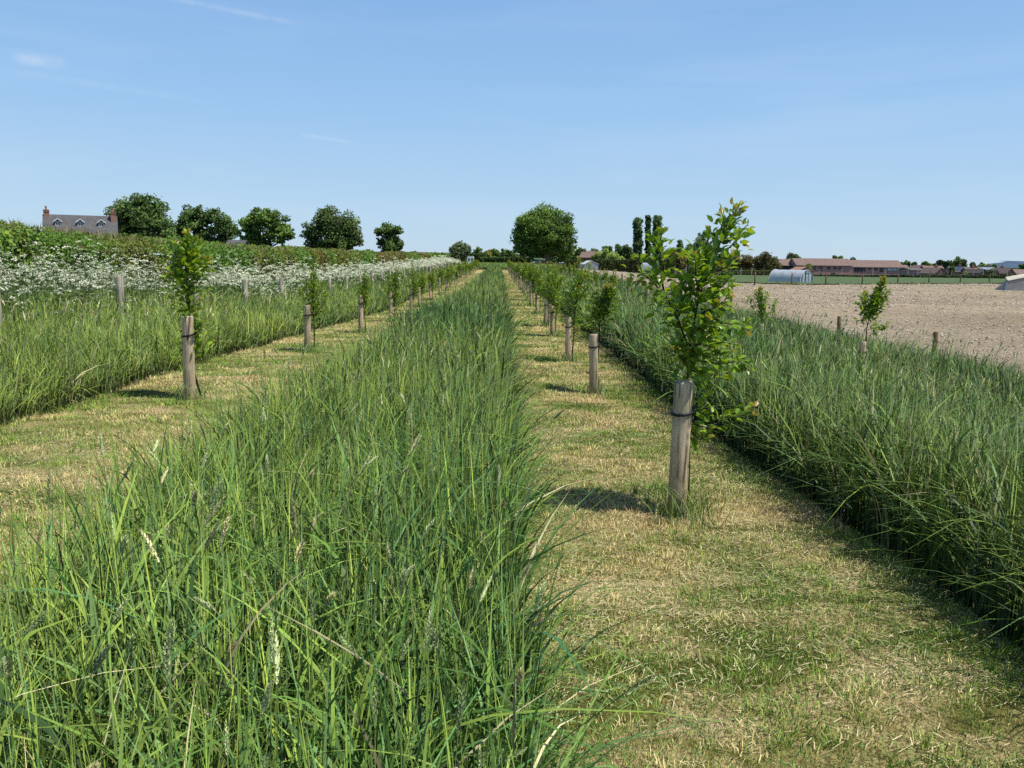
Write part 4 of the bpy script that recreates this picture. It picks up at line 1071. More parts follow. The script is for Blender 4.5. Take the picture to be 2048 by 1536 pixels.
bg = [  # far trees: px, py, r list, Y, palette, label, name
 ('willow_tree', 210, [(1205, 514, 13), (1226, 516, 14), (1192, 518, 9), (1240, 522, 9)], LITE, 5000, .4, 'pale yellow green round willow in front of the dark trees', 'tree'),
 ('dark_tree', 250, [(1245, 504, 13), (1257, 508, 11), (1238, 510, 10)], DARKP, 3000, .55, 'dark round tree between the pale willow and the poplars', 'tree'),
 ('dark_tree', 250, [(1212, 500, 9), (1190, 506, 9), (1220, 498, 6)], DARKP, 2200, .5, 'dark bushy tree behind the pale willow', 'tree'),
 ('dark_bush', 225, [(1045, 513, 8), (1060, 512, 9), (1032, 514, 8)], DARKP, 1800, .45, 'dark bushes behind the left foot of the huge oak', 'bush'),
 ('dark_bush', 225, [(1078, 512, 9), (1094, 513, 9), (1108, 512, 9)], DARKP, 1800, .45, 'dark bushes seen below the crown of the huge oak', 'bush'),
 ('dark_bush', 225, [(1122, 511, 9), (1137, 512, 9), (1148, 514, 7)], OAKP, 1800, .45, 'green bushes behind the right foot of the huge oak', 'bush'),
 ('dark_bush', 230, [(1268, 516, 9), (1285, 518, 9), (1303, 518, 9)], DARKP, 1800, .45, 'dark bushes at the foot of the poplars', 'bush'),
 ('dark_bush', 225, [(1322, 518, 8), (1334, 520, 8)], BRN, 1200, .45, 'brownish bushes right of the poplars', 'bush'),
 ('copper_tree', 240, [(1350, 515, 13), (1363, 520, 12), (1340, 522, 10), (1344, 503, 8)], BRN, 3000, .5, 'brownish copper tree right of the poplars', 'tree'),
 ('cypress_tree', 260, [(1360, 484, 5), (1360, 494, 7), (1359, 505, 8)], DARKP, 1600, .45, 'narrow dark cypress above the copper tree', 'tree'),
 ('green_tree', 270, [(1378, 500, 11), (1374, 512, 12)], OAKP, 2200, .5, 'mid green round tree beside the cypress', 'tree'),
 ('grey_willow_tree', 240, [(1402, 483, 13), (1412, 492, 13), (1395, 500, 13), (1410, 512, 15), (1428, 500, 10)], GREY, 4500, .5, 'tall grey green willow right of the cypress', 'tree'),
 ('green_tree', 240, [(1450, 515, 14), (1468, 520, 12)], DARKP, 2200, .5, 'low dark tree partly behind the big fruit tree', 'tree'),
 ('thorn_tree', 200, [(1494, 522, 13), (1484, 530, 10)], BRN, 2500, .42, 'low brown green thorn tree left of the olive one', 'tree'),
 ('hawthorn_tree', 195, [(1530, 515, 13), (1516, 522, 11), (1545, 524, 12), (1532, 530, 14), (1556, 533, 9)], ((.055, .06, .022), (.12, .12, .04)), 4500, .4, 'olive brown rounded tree left of the long brick building', 'tree'),
 ('green_tree', 330, [(1582, 514, 9), (1592, 517, 7)], ((.06, .10, .03), (.13, .18, .06)), 1500, .6, 'light green tree top behind the left end of the long building', 'tree'),
 ('green_tree', 330, [(1670, 516, 5), (1681, 516, 5)], OAKP, 900, .6, 'small tree top behind the middle of the long building roof', 'tree'),
 ('green_tree', 330, [(1706, 520, 6)], GREY, 700, .6, 'low round tree top behind the long building ridge', 'tree'),
 ('green_bush', 176, [(1618, 534, 7), (1612, 540, 5)], LITE, 900, .35, 'bright green bush beside the brown shed', 'bush'),
 ('pale_tree', 205, [(920, 497, 15), (909, 503, 11), (932, 502, 12), (918, 510, 14)], ((.07, .10, .045), (.15, .19, .08)), 4500, .42, 'pale feathery tree at the far end of the hedge', 'tree'),
 ('dark_bush', 205, [(955, 508, 11), (946, 512, 7), (966, 511, 7)], DARKP, 2000, .42, 'dark round bush right of the pale feathery tree', 'bush'),
 ('yellow_bush', 210, [(976, 508, 7)], YELP, 900, .4, 'small yellow bush at the end of the field', 'bush'),
 ('dark_bush', 215, [(987, 506, 9), (995, 511, 8)], OAKP, 1500, .42, 'green bush just right of the yellow one', 'bush'),
 ('dark_bush', 215, [(1010, 507, 9), (1022, 509, 9), (1003, 513, 8)], DARKP, 1800, .42, 'dark bushes touching the left side of the huge oak', 'bush'),
 ('dark_tree', 200, [(885, 512, 6), (896, 513, 6)], OAKP, 900, .4, 'low bush rising from the hedge far end', 'bush'),
 ('green_tree', 220, [(1160, 500, 6), (1168, 503, 5), (1155, 508, 8)], DARKP, 1200, .42, 'small dark tree above the red brick house', 'tree'),
 ('far_tree', 420, [(1812, 528, 6), (1828, 529, 6), (1800, 530, 5)], DARKP, 1400, .9, 'low dark far tree right of the long building', 'tree'),
 ('far_tree', 420, [(1850, 529, 7), (1862, 532, 5)], OAKP, 1200, .9, 'round far tree between the low dark one and conifer', 'tree'),
 ('conifer_tree', 380, [(1880, 527, 8), (1890, 529, 6), (1872, 531, 6)], ((.018, .035, .018), (.04, .065, .03)), 1600, .8, 'very dark spreading conifer behind the houses', 'tree'),
 ('far_tree', 380, [(1915, 523, 8), (1925, 526, 8), (1900, 529, 8), (1910, 532, 8)], ((.05, .09, .025), (.12, .17, .05)), 2200, .8, 'tallest bright green tree behind the houses', 'tree'),
 ('far_tree', 440, [(1945, 529, 5), (1947, 534, 5)], DARKP, 800, .9, 'small round far tree left of the chimney', 'tree'),
 ('far_tree', 440, [(1965, 532, 6), (1976, 532, 5), (1958, 534, 5)], OAKP, 1100, .9, 'low far tree left of the blue hill', 'tree'),
 ('far_tree', 440, [(1988, 533, 5), (1981, 535, 5)], ((.07, .11, .03), (.13, .17, .05)), 800, .9, 'yellowish far tree at the foot of the blue hill', 'tree'),
 ('far_tree', 440, [(2046, 534, 6)], DARKP, 700, .9, 'dark far tree right of the blue hill', 'tree'),
 ('garden_bush', 235, [(1932, 547, 4), (1928, 552, 4)], LITE, 600, .35, 'light green garden shrub in front of the solar roofed house', 'bush'),
 ('garden_tree', 238, [(1982, 543, 5), (1979, 548, 4)], OAKP, 700, .4, 'small round garden tree between the right hand houses', 'tree'),
 ('garden_tree', 250, [(1905, 536, 5), (1902, 543, 5)], DARKP, 700, .4, 'dark garden tree behind the brick gable', 'tree'),
]
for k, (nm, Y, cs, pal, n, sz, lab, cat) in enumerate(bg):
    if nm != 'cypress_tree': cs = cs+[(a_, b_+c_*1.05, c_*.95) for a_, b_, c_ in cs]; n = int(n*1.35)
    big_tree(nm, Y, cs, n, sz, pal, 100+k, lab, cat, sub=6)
def px_hedge(name, x0, x1, ytop, Y0, Y1, pal, label, seed, th=1.0):
    a = at(x0, ytop, Y0); b = at(x1, ytop, Y1); g = gz(a.x, a.y)
    o = empty(name, (a.x, a.y, g)); r = np.random.default_rng(seed)
    L = (Vector((b.x, b.y, 0))-Vector((a.x, a.y, 0))).length; n = int(L*95)
    t = r.random(n); base = np.array([[a.x, a.y, 0]])*(1-t[:, None])+np.array([[b.x, b.y, 0]])*t[:, None]
    top = a.z*(1-t)+b.z*t; gg = zt(base[:, 0], base[:, 1]); top = np.maximum(top, gg+.35)
    s = r.random(n); z = gg+(top-gg)*np.minimum(1, s*1.3)+.12*fnoise(base[:, 0], base[:, 1], .8, seed)
    P = base.copy(); P[:, 2] = z; P[:, 1] += np.where(s > .77, r.uniform(-th, th, n), -th)+r.normal(0, .1, n)
    B = Bag(); c = np.array(pal[0])+(np.array(pal[1])-np.array(pal[0]))*r.random((n, 1)); c = c*(.75+.4*fnoise(base[:, 0], z, .5, seed+1)[:, None].clip(-.6, 1))
    Ls = r.uniform(.2, .42, n); card_bag(B, P-np.array(o.location), np.tile([0, -.5, .7], (n, 1)), Ls, Ls*.8, c, r, .5)
    B.build('foliage', M['treeleaf'], o)
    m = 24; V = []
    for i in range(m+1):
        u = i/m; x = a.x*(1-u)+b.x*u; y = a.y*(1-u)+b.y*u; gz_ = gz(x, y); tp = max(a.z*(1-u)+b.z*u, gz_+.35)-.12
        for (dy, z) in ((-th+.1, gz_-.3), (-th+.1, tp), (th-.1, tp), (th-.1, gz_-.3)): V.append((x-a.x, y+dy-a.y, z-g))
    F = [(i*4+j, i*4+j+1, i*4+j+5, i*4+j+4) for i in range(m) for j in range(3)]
    mk('branches', V, np.array(F), M['hedgecore'], None, o)  # plain box core, its dark colour painted in place of shade between leaves
    return tag(o, label, 'hedge')
px_hedge('far_hedge', 960, 1062, 514, 188, 185, DARKP, 'dark clipped hedge across the far end left of the oak', 1)
px_hedge('far_hedge', 1128, 1350, 519.5, 195, 200, ((.05, .075, .02), (.10, .13, .035)), 'long green hedge between the huge oak and the copper tree', 2)
px_hedge('garden_hedge', 1626, 2048, 550.5, 182, 186, ((.03, .055, .015), (.08, .12, .03)), 'low dark hedge below the brick houses', 3)
px_hedge('field_boundary_hedge', 1380, 1560, 541, 186, 190, ((.05, .08, .02), (.12, .15, .05)), 'low rough hedge behind the round topped shelter', 4)
px_hedge('distant_hedge', 690, 1000, 506.5, 260, 240, DARKP, 'thin distant hedge line under the lone oak trees', 5)

# ------------------------------------------------------------------ buildings
def brick(name, c1, c2, sc=1):
    m, nt, out = newmat(name); L = nt.links.new
    tc = N(nt, 'ShaderNodeTexCoord'); b = N(nt, 'ShaderNodeTexBrick', Scale=2.2*sc)
    b.inputs['Color1'].default_value = (*c1, 1); b.inputs['Color2'].default_value = (*c2, 1); b.inputs['Mortar'].default_value = (.35, .3, .26, 1); b.inputs['Mortar Size'].default_value = .012
    mp = N(nt, 'ShaderNodeMapping'); mp.inputs['Rotation'].default_value = (R(90), 0, 0); L(tc.outputs['Object'], mp.inputs[0]); L(mp.outputs[0], b.inputs['Vector'])
    n = N(nt, 'ShaderNodeTexNoise', Scale=.7, Detail=5.0); L(tc.outputs['Object'], n.inputs['Vector'])
    r = N(nt, 'ShaderNodeValToRGB'); r.color_ramp.elements[0].color = (.75, .75, .75, 1); r.color_ramp.elements[1].color = (1.15, 1.1, 1.1, 1); L(n.outputs['Fac'], r.inputs[0])
    mu = N(nt, 'ShaderNodeMixRGB', blend_type='MULTIPLY'); mu.inputs[0].default_value = 1; L(b.outputs['Color'], mu.inputs[1]); L(r.outputs[0], mu.inputs[2])
    p = N(nt, 'ShaderNodeBsdfPrincipled', Roughness=.9); L(mu.outputs[0], p.inputs['Base Color']); L(p.outputs[0], out.inputs[0])
    return m
M['brick'] = brick('red_brick', (.31, .15, .10), (.38, .19, .13))
M['brick2'] = brick('pink_brick', (.50, .25, .21), (.58, .31, .26))
M['roof_slate'] = noise_mat('slate_roof', (.075, .075, .078), (.125, .12, .12), .8, .6, bump=.2, bscale=9)
M['roof_tile'] = noise_mat('brown_roof_tiles', (.17, .115, .095), (.25, .175, .15), 1.2, .85, (1, 1, 3), bump=.4, bscale=10)
M['roof_dark'] = noise_mat('dark_roof_tiles', (.10, .085, .08), (.16, .135, .125), 1.2, .85, bump=.3, bscale=10)
M['white'] = noise_mat('white_paint', (.74, .74, .72), (.82, .82, .8), 6, .5)
M['glass'] = noise_mat('window_glass', (.02, .03, .04), (.07, .09, .11), 1.5, .1, spec=.6)
M['pane_bright'] = noise_mat('bright_panels', (.5, .53, .56), (.7, .72, .74), 1.0, .4)
M['darktrim'] = noise_mat('dark_stained_wood', (.03, .028, .028), (.06, .055, .05), 6, .7)
M['solar'] = noise_mat('solar_panels', (.03, .045, .08), (.06, .08, .12), 1, .15, spec=.7)
M['solar_light'] = noise_mat('solar_panels_painted_reflection', (.22, .28, .36), (.3, .36, .44), 1, .2, spec=.7)  # paler copy of the solar panels, sky reflection painted into the colour
def orient(a, b):   # local frame: x along the front wall a->b
    return math.atan2(b.y-a.y, b.x-a.x)
def house(name, label, p0, rz, L, D, eave, ridge, wall='brick', roof='roof_tile', gable_axis='x', windows=(), chimneys=(), cat='house', panels=None, over=.3):
    """front wall lies on local y=0 from x=0 to L; depth goes to +y. gable_axis x: ridge runs along x; y: gable faces the front"""
    o = empty(name, p0, rz); w = MB(); rf = MB(); t = .18
    if gable_axis == 'x':
        w.add([(0, 0, -1.5), (L, 0, -1.5), (L, D, -1.5), (0, D, -1.5), (0, 0, eave), (L, 0, eave), (L, D, eave), (0, D, eave), (0, D/2, ridge), (L, D/2, ridge)],
              [(0, 1, 5, 4), (1, 2, 6, 9, 5), (2, 3, 7, 6), (3, 0, 4, 8, 7)])
        s = (ridge-eave)/(D/2)
        for sg in (0, 1):
            y0 = -over if sg == 0 else D+over; z0 = eave-over*s
            q = [(-over, y0, z0+.04), (L+over, y0, z0+.04), (L+over, D/2, ridge+.04), (-over, D/2, ridge+.04)]
            q2 = [(a, b, c+t) for a, b, c in q]
            rf.add(q+q2, [(0, 1, 2, 3), (4, 7, 6, 5), (0, 4, 5, 1), (1, 5, 6, 2), (2, 6, 7, 3), (3, 7, 4, 0)])
    else:
        w.add([(0, 0, -1.5), (L, 0, -1.5), (L, D, -1.5), (0, D, -1.5), (0, 0, eave), (L, 0, eave), (L, D, eave), (0, D, eave), (L/2, 0, ridge), (L/2, D, ridge)],
              [(0, 1, 5, 8, 4), (1, 2, 6, 5), (2, 3, 7, 9, 6), (3, 0, 4, 7)])
        s = (ridge-eave)/(L/2)
        for sg in (0, 1):
            x0 = -over if sg == 0 else L+over; z0 = eave-over*s
            q = [(x0, -over, z0+.04), (x0, D+over, z0+.04), (L/2, D+over, ridge+.04), (L/2, -over, ridge+.04)]
            q2 = [(a, b, c+t) for a, b, c in q]
            rf.add(q+q2, [(0, 1, 2, 3), (4, 7, 6, 5), (0, 4, 5, 1), (1, 5, 6, 2), (2, 6, 7, 3), (3, 7, 4, 0)])
    w.build('wall', M[wall], o)
    ro = rf.build('roof', M[roof], o)
    for (x, y, z0, z1, sx, sy) in chimneys:
        c = MB(); c.box(x-sx/2, x+sx/2, y-sy/2, y+sy/2, z0, z1); c.box(x-sx/2-.07, x+sx/2+.07, y-sy/2-.07, y+sy/2+.07, z1-.35, z1-.12)
        ch = c.build('chimney', M['brick'], ro)
        m2 = MB(); m2.tube([(x, y, z1-.02), (x, y, z1+.35), (x, y, z1+.6)], [.17, .14, .15], 8); m2.build('chimney_pot', M['brick'], ro)
    for (x0, x1, z0, z1, kind) in windows:
        fm = MB(); fm.box(x0, x1, -.06, -.003, z0, z1)
        if kind == 'w':
            f_ = fm.build('window', M['white'], o); nn = max(1, round((x1-x0)/.8)); pw = (x1-x0)/nn
            g = MB()
            for i in range(nn): g.box(x0+i*pw+.07, x0+(i+1)*pw-.05, -.075, -.062, z0+.08, z1-.08)
            g.build('pane', M['glass'], f_)
        elif kind == 'd':
            f_ = fm.build('window', M['darktrim'], o); nn = max(1, round((x1-x0)/1.3)); pw = (x1-x0)/nn
            g = MB()
            for i in range(nn): g.box(x0+i*pw+.08, x0+(i+1)*pw-.06, -.075, -.062, z0+.1, z1-.1)
            g.build('pane', M['glass'], f_)
        elif kind == 'b':
            f_ = fm.build('window', M['darktrim'], o); nn = max(1, round((x1-x0)/1.6)); pw = (x1-x0)/nn
            g = MB()
            for i in range(nn): g.box(x0+i*pw+.08, x0+(i+1)*pw-.06, -.075, -.062, z0+.1, z1-.1)
            g.build('pane', M['pane_bright'], f_)
        elif kind == 'door':
            fm.build('door', M['darktrim'], o)
    if panels:
        x0, x1, mt = panels; s = (ridge-eave)/(D/2)
        y0, y1 = D*.06, D*.44; pm = MB()
        q = [(x0, y0, eave+y0*s+.30), (x1, y0, eave+y0*s+.30), (x1, y1, eave+y1*s+.30), (x0, y1, eave+y1*s+.30)]
        q2 = [(a, b, c+.05) for a, b, c in q]
        pm.add(q+q2, [(0, 3, 2, 1), (4, 5, 6, 7), (0, 1, 5, 4), (1, 2, 6, 5), (2, 3, 7, 6), (3, 0, 4, 7)]); pm.build('solar_panel', M[mt], ro)
    return tag(o, label, cat)

# farmhouse with three dormers on the left
def pt_at(px, py, Y): return at(px, py, Y)
A_ = at(88, 430.4, 164); Bq = at(232, 434.6, 169.6)
dirv = Vector((Bq.x-A_.x, Bq.y-A_.y, 0)); Lh = dirv.length; dirv.normalize(); nv = Vector((dirv.y, -dirv.x, 0))
rz = math.atan2(dirv.y, dirv.x)
Dh = 8.0; base_z = .4; ridge = A_.z-base_z; eave = ridge-4.1
p0 = Vector((A_.x, A_.y, base_z))+nv*Dh/2
fh = house('farmhouse', 'red brick farmhouse with grey slate roof, three white dormers and two chimneys', p0, rz, Lh, Dh, eave, ridge, 'brick', 'roof_slate',
           windows=[(2, 3.6, eave-1.6, eave-.3, 'w'), (7, 8.6, eave-1.6, eave-.3, 'w'), (12, 13.6, eave-1.6, eave-.3, 'w'), (7.1, 8.3, 0, 2.1, 'door')], over=.25)
roof_o = [c for c in fh.children if c.name.startswith('roof')][0]
for x in (.45, Lh-.5):
    y = Dh/2-.1 if x < 1 else Dh/2-.9
    c = MB(); c.box(x-.48, x+.48, y-.45, y+.45, eave+1.2, ridge+1.15); c.box(x-.56, x+.56, y-.53, y+.53, ridge+.6, ridge+.75); c.box(x-.56, x+.56, y-.53, y+.53, ridge+.95, ridge+1.08)
    ch = c.build('chimney', M['brick'], roof_o)
    c = MB(); c.tube([(x, y, ridge+1.14), (x, y, ridge+1.45), (x, y, ridge+1.85)], [.22, .17, .19], 10); c.build('chimney_pot', M['brick'], roof_o)
sl = (ridge-eave)/(Dh/2)
for px in (113, 157, 199):
    # dormer x from pixel
    t = (px-88)/(232-88); x = Lh*t+.25
    z0 = ridge-2.15; y0 = (z0-eave)/sl-.05; w2 = .52
    d = MB(); hgt = 1.0
    zt1 = z0+hgt; yb_ = (zt1+.3-eave)/sl
    d.add([(x-w2, y0, z0), (x+w2, y0, z0), (x+w2, y0, zt1), (x, y0, zt1+.34), (x-w2, y0, zt1), (x-w2, yb_, z0), (x+w2, yb_, z0), (x+w2, yb_, zt1), (x, yb_+.2, zt1+.34), (x-w2, yb_, zt1)],
          [(0, 1, 2, 3, 4), (1, 6, 7, 2), (5, 0, 4, 9)])
    do = d.build('dormer', M['roof_slate'], fh)
    d = MB()
    for sg in (-1, 1):
        q = [(x+sg*(w2+.22), y0-.3, zt1-.15), (x+sg*(w2+.22), yb_+.2, zt1-.15), (x, yb_+.4, zt1+.40), (x, y0-.3, zt1+.40)]
        d.add(q+[(a, b, c+.08) for a, b, c in q], [(0, 1, 2, 3), (4, 7, 6, 5), (0, 4, 5, 1), (1, 5, 6, 2), (2, 6, 7, 3), (3, 7, 4, 0)])
    d.build('dormer_roof', M['roof_slate'], do)
    d = MB()
    for sg in (-1, 1):
        q = [(x+sg*(w2+.3), y0-.36, zt1-.30), (x+sg*(w2+.3), y0-.36, zt1-.06), (x, y0-.36, zt1+.56), (x, y0-.36, zt1+.36)]
        d.add(q+[(a, b-.05, c) for a, b, c in q], [(0, 1, 2, 3), (4, 7, 6, 5), (0, 4, 5, 1), (1, 5, 6, 2), (2, 6, 7, 3), (3, 7, 4, 0)])
    d.build('bargeboard', M['white'], do)
    d = MB(); d.box(x-.5, x+.5, y0-.1, y0-.01, z0+.02, zt1-.02); d.build('window_frame', M['white'], do)
    d = MB(); d.box(x-.38, x-.06, y0-.13, y0-.105, z0+.2, zt1-.18); d.box(x+.06, x+.38, y0-.13, y0-.105, z0+.2, zt1-.18); d.build('window_pane', M['glass'], do)

# long brick building: three roof steps
def pbase(px, Y, z=None):
    p = at(px, 540, Y); return Vector((p.x, p.y, gz(p.x, p.y) if z is None else z))
BZ = -2.6
def seg(px0, px1, Y, ytop_eave, ytop_ridge, D=9):
    a = at(px0, ytop_eave, Y); b = at(px1, ytop_eave, Y); rdg = at(px0, ytop_ridge, Y+D/2)
    return a, b.x-a.x, a.z-BZ, rdg.z-BZ
lb = empty('long_brick_building', (at(1563, 540, 285).x, 285, BZ))
def lb_part(px0, px1, Y, pe, pr, wall, wins, nm):
    a, L, ev, rd = seg(px0, px1, Y, pe, pr)
    h = house(nm, '', Vector((a.x, a.y, BZ))-lb.location, 0, L, 9, ev, rd, wall, 'roof_tile', windows=[((q0-px0)/(px1-px0)*L, (q1-px0)/(px1-px0)*L, at(px0, z1, Y).z-BZ, at(px0, z0, Y).z-BZ, k) for q0, q1, z0, z1, k in wins], over=.35)
    # flatten: reparent wings' pieces onto the building itself
    for c in list(h.children):
        c.parent = lb; c.location = c.location+h.location
    bpy.data.objects.remove(h)
lb_part(1563, 1594, 287, 531, 519, 'darktrim', [(1577, 1592, 533, 540, 'd')], 'wing')
lb_part(1594, 1704, 283, 530.5, 517.5, 'brick2', [(1627, 1632, 532, 541, 'd'), (1638, 1645, 532, 541, 'd'), (1655, 1661, 533, 538, 'd'), (1668, 1673, 533, 538, 'd'), (1677, 1683, 533, 538, 'd'), (1640, 1644, 545, 549, 'd'), (1664, 1672, 545, 549, 'd')], 'wing')
lb_part(1703.2, 1806, 286, 534, 521, 'brick2', [(1705, 1731, 535, 543, 'd'), (1737, 1742, 535, 539, 'd'), (1749, 1755, 535, 540, 'd'), (1760, 1767, 535, 543, 'd'), (1775, 1803, 535, 541, 'b')], 'wing')
tag(lb, 'long low pink brick building with stepped brown tiled roofs and dark windows', 'building')

hz = [
 # label, px0, px1, eave y, ridge y, Y, axis, wall, roof, extras
 ('low brown roofed house touching the right end of the long building', 1806, 1822, 541, 531, 300, 'x', 'brick2', 'roof_tile', {}),
 ('grey roofed bungalow behind the hedge, left of the brick gable', 1822, 1850, 541, 537, 265, 'x', 'brick2', 'roof_dark', {}),
 ('small red house whose gable peeks above the roofs', 1843, 1856, 536, 531, 330, 'y', 'brick', 'roof_tile', {}),
 ('brown roofed house behind the orange brick gable', 1856, 1894, 546, 533, 275, 'x', 'brick', 'roof_tile', {}),
 ('house with orange brick gable end facing the field', 1870, 1894, 547, 536.5, 240, 'y', 'brick', 'roof_tile', {}),
 ('dark house with blue solar panels on its roof', 1909, 1942, 544, 534.5, 255, 'x', 'brick2', 'roof_dark', {'panels': 'solar'}),
 ('brown roofed house right of the solar panels', 1943, 1966, 549, 537, 250, 'x', 'brick', 'roof_tile', {}),
 ('brick house with narrow gable between the two solar roofs', 1961, 1974, 546, 539.5, 240, 'y', 'brick', 'roof_dark', {}),
 ('house with pale reflecting solar panels', 1968, 2000, 543, 535.5, 270, 'x', 'brick2', 'roof_tile', {'panels': 'solar_light'}),
 ('dark gabled cottage under the pale solar roof', 1987, 1998, 549, 541, 245, 'y', 'brick', 'roof_dark', {}),
 ('dark roofed house left of the orange gable on the far right', 2001, 2026, 549, 537.5, 255, 'x', 'brick', 'roof_dark', {}),
 ('bright orange brick gable near the right edge', 2012, 2030, 547, 538, 245, 'y', 'brick', 'roof_tile', {}),
 ('brown roofed house at the right edge above the grey shelter', 2034, 2062, 549, 540, 245, 'x', 'brick', 'roof_tile', {}),
]
for k, (lab, a, b, ye, yr, Y, ax, wl, rf_, ex) in enumerate(hz):
    D = 8 if ax == 'x' else 9
    A = at(a, ye, Y); B_ = at(b, ye, Y); z0 = -2.6; L = B_.x-A.x
    rd = at((a+b)/2, yr, Y+(D/2 if ax == 'x' else 0)).z-z0; ev = A.z-z0
    ch = []
    if k in (4, 5, 6, 8, 10): ch = [(L*.7, D*.5, rd-.5, rd+.9, .7, .7)]
    wn = [(L*.25, L*.25+1.3, ev-1.9, ev-.8, 'w')] if L > 4 and ax == 'x' else []
    house('brick_house', lab, Vector((A.x, Y, z0)), 0, L, D, ev, rd, wl, rf_, ax, wn, ch, panels=(L*.1, L*.9, ex['panels']) if ex else None, over=.3)

# red brick house by the oak
a = at(1159, 514, 215); z0 = 0; 
house('brick_house', 'red brick house with sloping brown roof right of the huge oak', Vector((a.x, 215, 0)), R(-28), 5.0, 6.0, at(1170, 515.5, 215).z, at(1160, 503.5, 215).z, 'brick', 'roof_tile', 'x', [(3.4, 4.4, at(1180, 519, 215).z-.8, at(1180, 519, 215).z+.2, 'w')], [(.4, 3, 3.6, at(1160, 500.5, 215).z, .6, .6)], over=.3)
a = at(452, 487, 150); 
house('outbuilding', 'grey slate roofed outbuilding peeking over the hedge between the oaks', Vector((a.x, 150, 0)), R(4), 3.0, 5, at(460, 491, 150).z-.2, at(460, 482, 152).z, 'brick', 'roof_slate', 'x', [], [], 'building')
a = at(560, 499, 150)
house('white_barn', 'low white roofed barn just above the hedge', Vector((a.x, 150, 0)), R(3), 3.0, 3, at(565, 500, 150).z-.3, at(565, 495.5, 150).z, 'white', 'white', 'x', [], [], 'building')
a = at(1595, 548, 172)
house('garden_shed', 'brown wooden shed with a low gable behind the polytunnel', Vector((a.x, 172, gz(a.x, 172))), R(8), at(1629, 545, 172).x-a.x, 4, at(1600, 543, 172).z-gz(a.x, 172), at(1608, 535.5, 172).z-gz(a.x, 172), 'shedwood' if 'shedwood' in M else 'brick', 'brick', 'y', [], [], 'shed', over=.25)
# small shed with green roof left in front of the oak
def small_shed():
    a = at(1070, 525, 150); g = gz(a.x, 150); w = at(1089, 525, 150).x-a.x
    o = empty('field_shed', (a.x, 150, g)); zt_ = at(1070, 518.5, 150).z-g
    mb = MB(); mb.box(0, w, 0, 1.8, -.2, zt_-.1); mb.build('wall', M['shelter'], o)
    mb = MB(); mb.add([(-.2, -.25, zt_), (w+.2, -.25, zt_-.12), (w+.2, 2, zt_-.02), (-.2, 2, zt_+.1), (-.2, -.25, zt_+.12), (w+.2, -.25, zt_), (w+.2, 2, zt_+.1), (-.2, 2, zt_+.22)],
                     [(0, 3, 2, 1), (4, 5, 6, 7), (0, 1, 5, 4), (1, 2, 6, 5), (2, 3, 7, 6), (3, 0, 4, 7)]); mb.build('roof', M['greenroof'], o)
    mb = MB(); mb.box(w*.62, w*.9, -.03, -.004, 0, zt_*.8); mb.build('door', M['darktrim'], o)
    tag(o, 'small pale shed with flat green roof under the huge oak', 'shed')
M['shelter'] = noise_mat('grey_boards', (.18, .18, .15), (.26, .26, .22), 3, .8)
M['greenroof'] = noise_mat('green_felt', (.12, .20, .13), (.2, .3, .2), 3, .8)
small_shed()

# ------------------------------------------------------------------ polytunnels and shelters
M['poly'] = noise_mat('milky_polythene', (.34, .38, .41), (.52, .56, .58), 1.4, .3, (1, 1, 2.5), spec=.6, bump=.25, bscale=5)
M['polyend'] = noise_mat('clear_polythene', (.22, .28, .34), (.45, .52, .58), 2.0, .25, spec=.6, bump=.4, bscale=4)
def tunnel(name, label, px0, px1, pxe, ytop, ybase, Y, yaw, whole_door=True, W=None):
    """arched tunnel: end face from pxe to px1 faces the camera, body runs back-left"""
    c = ground((px0+px1)/2, ybase) if Y is None else at((px0+px1)/2, ybase, Y)
    g = gz(c.x, c.y); H = at((px0+px1)/2, ytop, c.y).z-g
    W = W or H*1.6; tot = at(px1, ybase, c.y).x-at(px0, ybase, c.y).x
    Lb = (tot-W*math.cos(yaw))/abs(math.sin(yaw)) if abs(math.sin(yaw)) > .1 else W
    o = empty(name, (c.x, c.y, g), yaw)
    k = 14
    prof = [(-W/2*math.cos(math.pi*j/k), H*min(1, math.sin(math.pi*j/k)**.75)) for j in range(k+1)]
    V = []; m = 8
    for i in range(m+1):
        for (x, z) in prof: V.append((x, i*Lb/m, max(z*(1-.012*(i % 2)), .0)))
    F = [(i*(k+1)+j, i*(k+1)+j+1, (i+1)*(k+1)+j+1, (i+1)*(k+1)+j) for i in range(m) for j in range(k)]
    V = [(a, b-Lb/2, c_) for a, b, c_ in V]
    mk('cover', V, np.array(F), M['poly'], None, o, True)
    mb = MB(); mb.add([(x, -Lb/2+.02, z) for x, z in prof], [tuple(range(k+1))]); mb.add([(x, Lb/2-.02, z) for x, z in prof], [tuple(range(k+1))[::-1]]); mb.build('end_wall', M['polyend'], o)
    for i in (0, m):
        mb = MB(); mb.tube([(x, (i*Lb/m)-Lb/2-.01, z) for x, z in prof], .035, 5, False); mb.build('hoop', M['pane_bright'], o)
    y = -Lb/2-.02; fr = MB()
    for (x0, x1, z0, z1) in ((-.33, -.25, 0, H*.95), (.25, .33, 0, H*.8), (-.25, .25, H*.72, H*.77), (-W*.34, -W*.34+.07, 0, H*.72), (W*.33, W*.33+.07, 0, H*.72), (-.25, .25, .02, .1)):
        fr.box(x0*W/2.6, x1*W/2.6, y-.03, y, z0, z1)
    d = fr.build('door_frame', M['darktrim'], o)
    mb = MB(); mb.box(-.25*W/2.6, .25*W/2.6, y-.015, y-.002, .1, H*.72); mb.build('door', M['polyend'], o)
    mb = MB(); mb.box(-W/2-.03, -W/2+.05, -Lb/2, Lb/2, -.02, .1); mb.box(W/2-.05, W/2+.03, -Lb/2, Lb/2, -.02, .1); mb.build('base_rail', M['darktrim'], o)
    return tag(o, label, 'polytunnel')
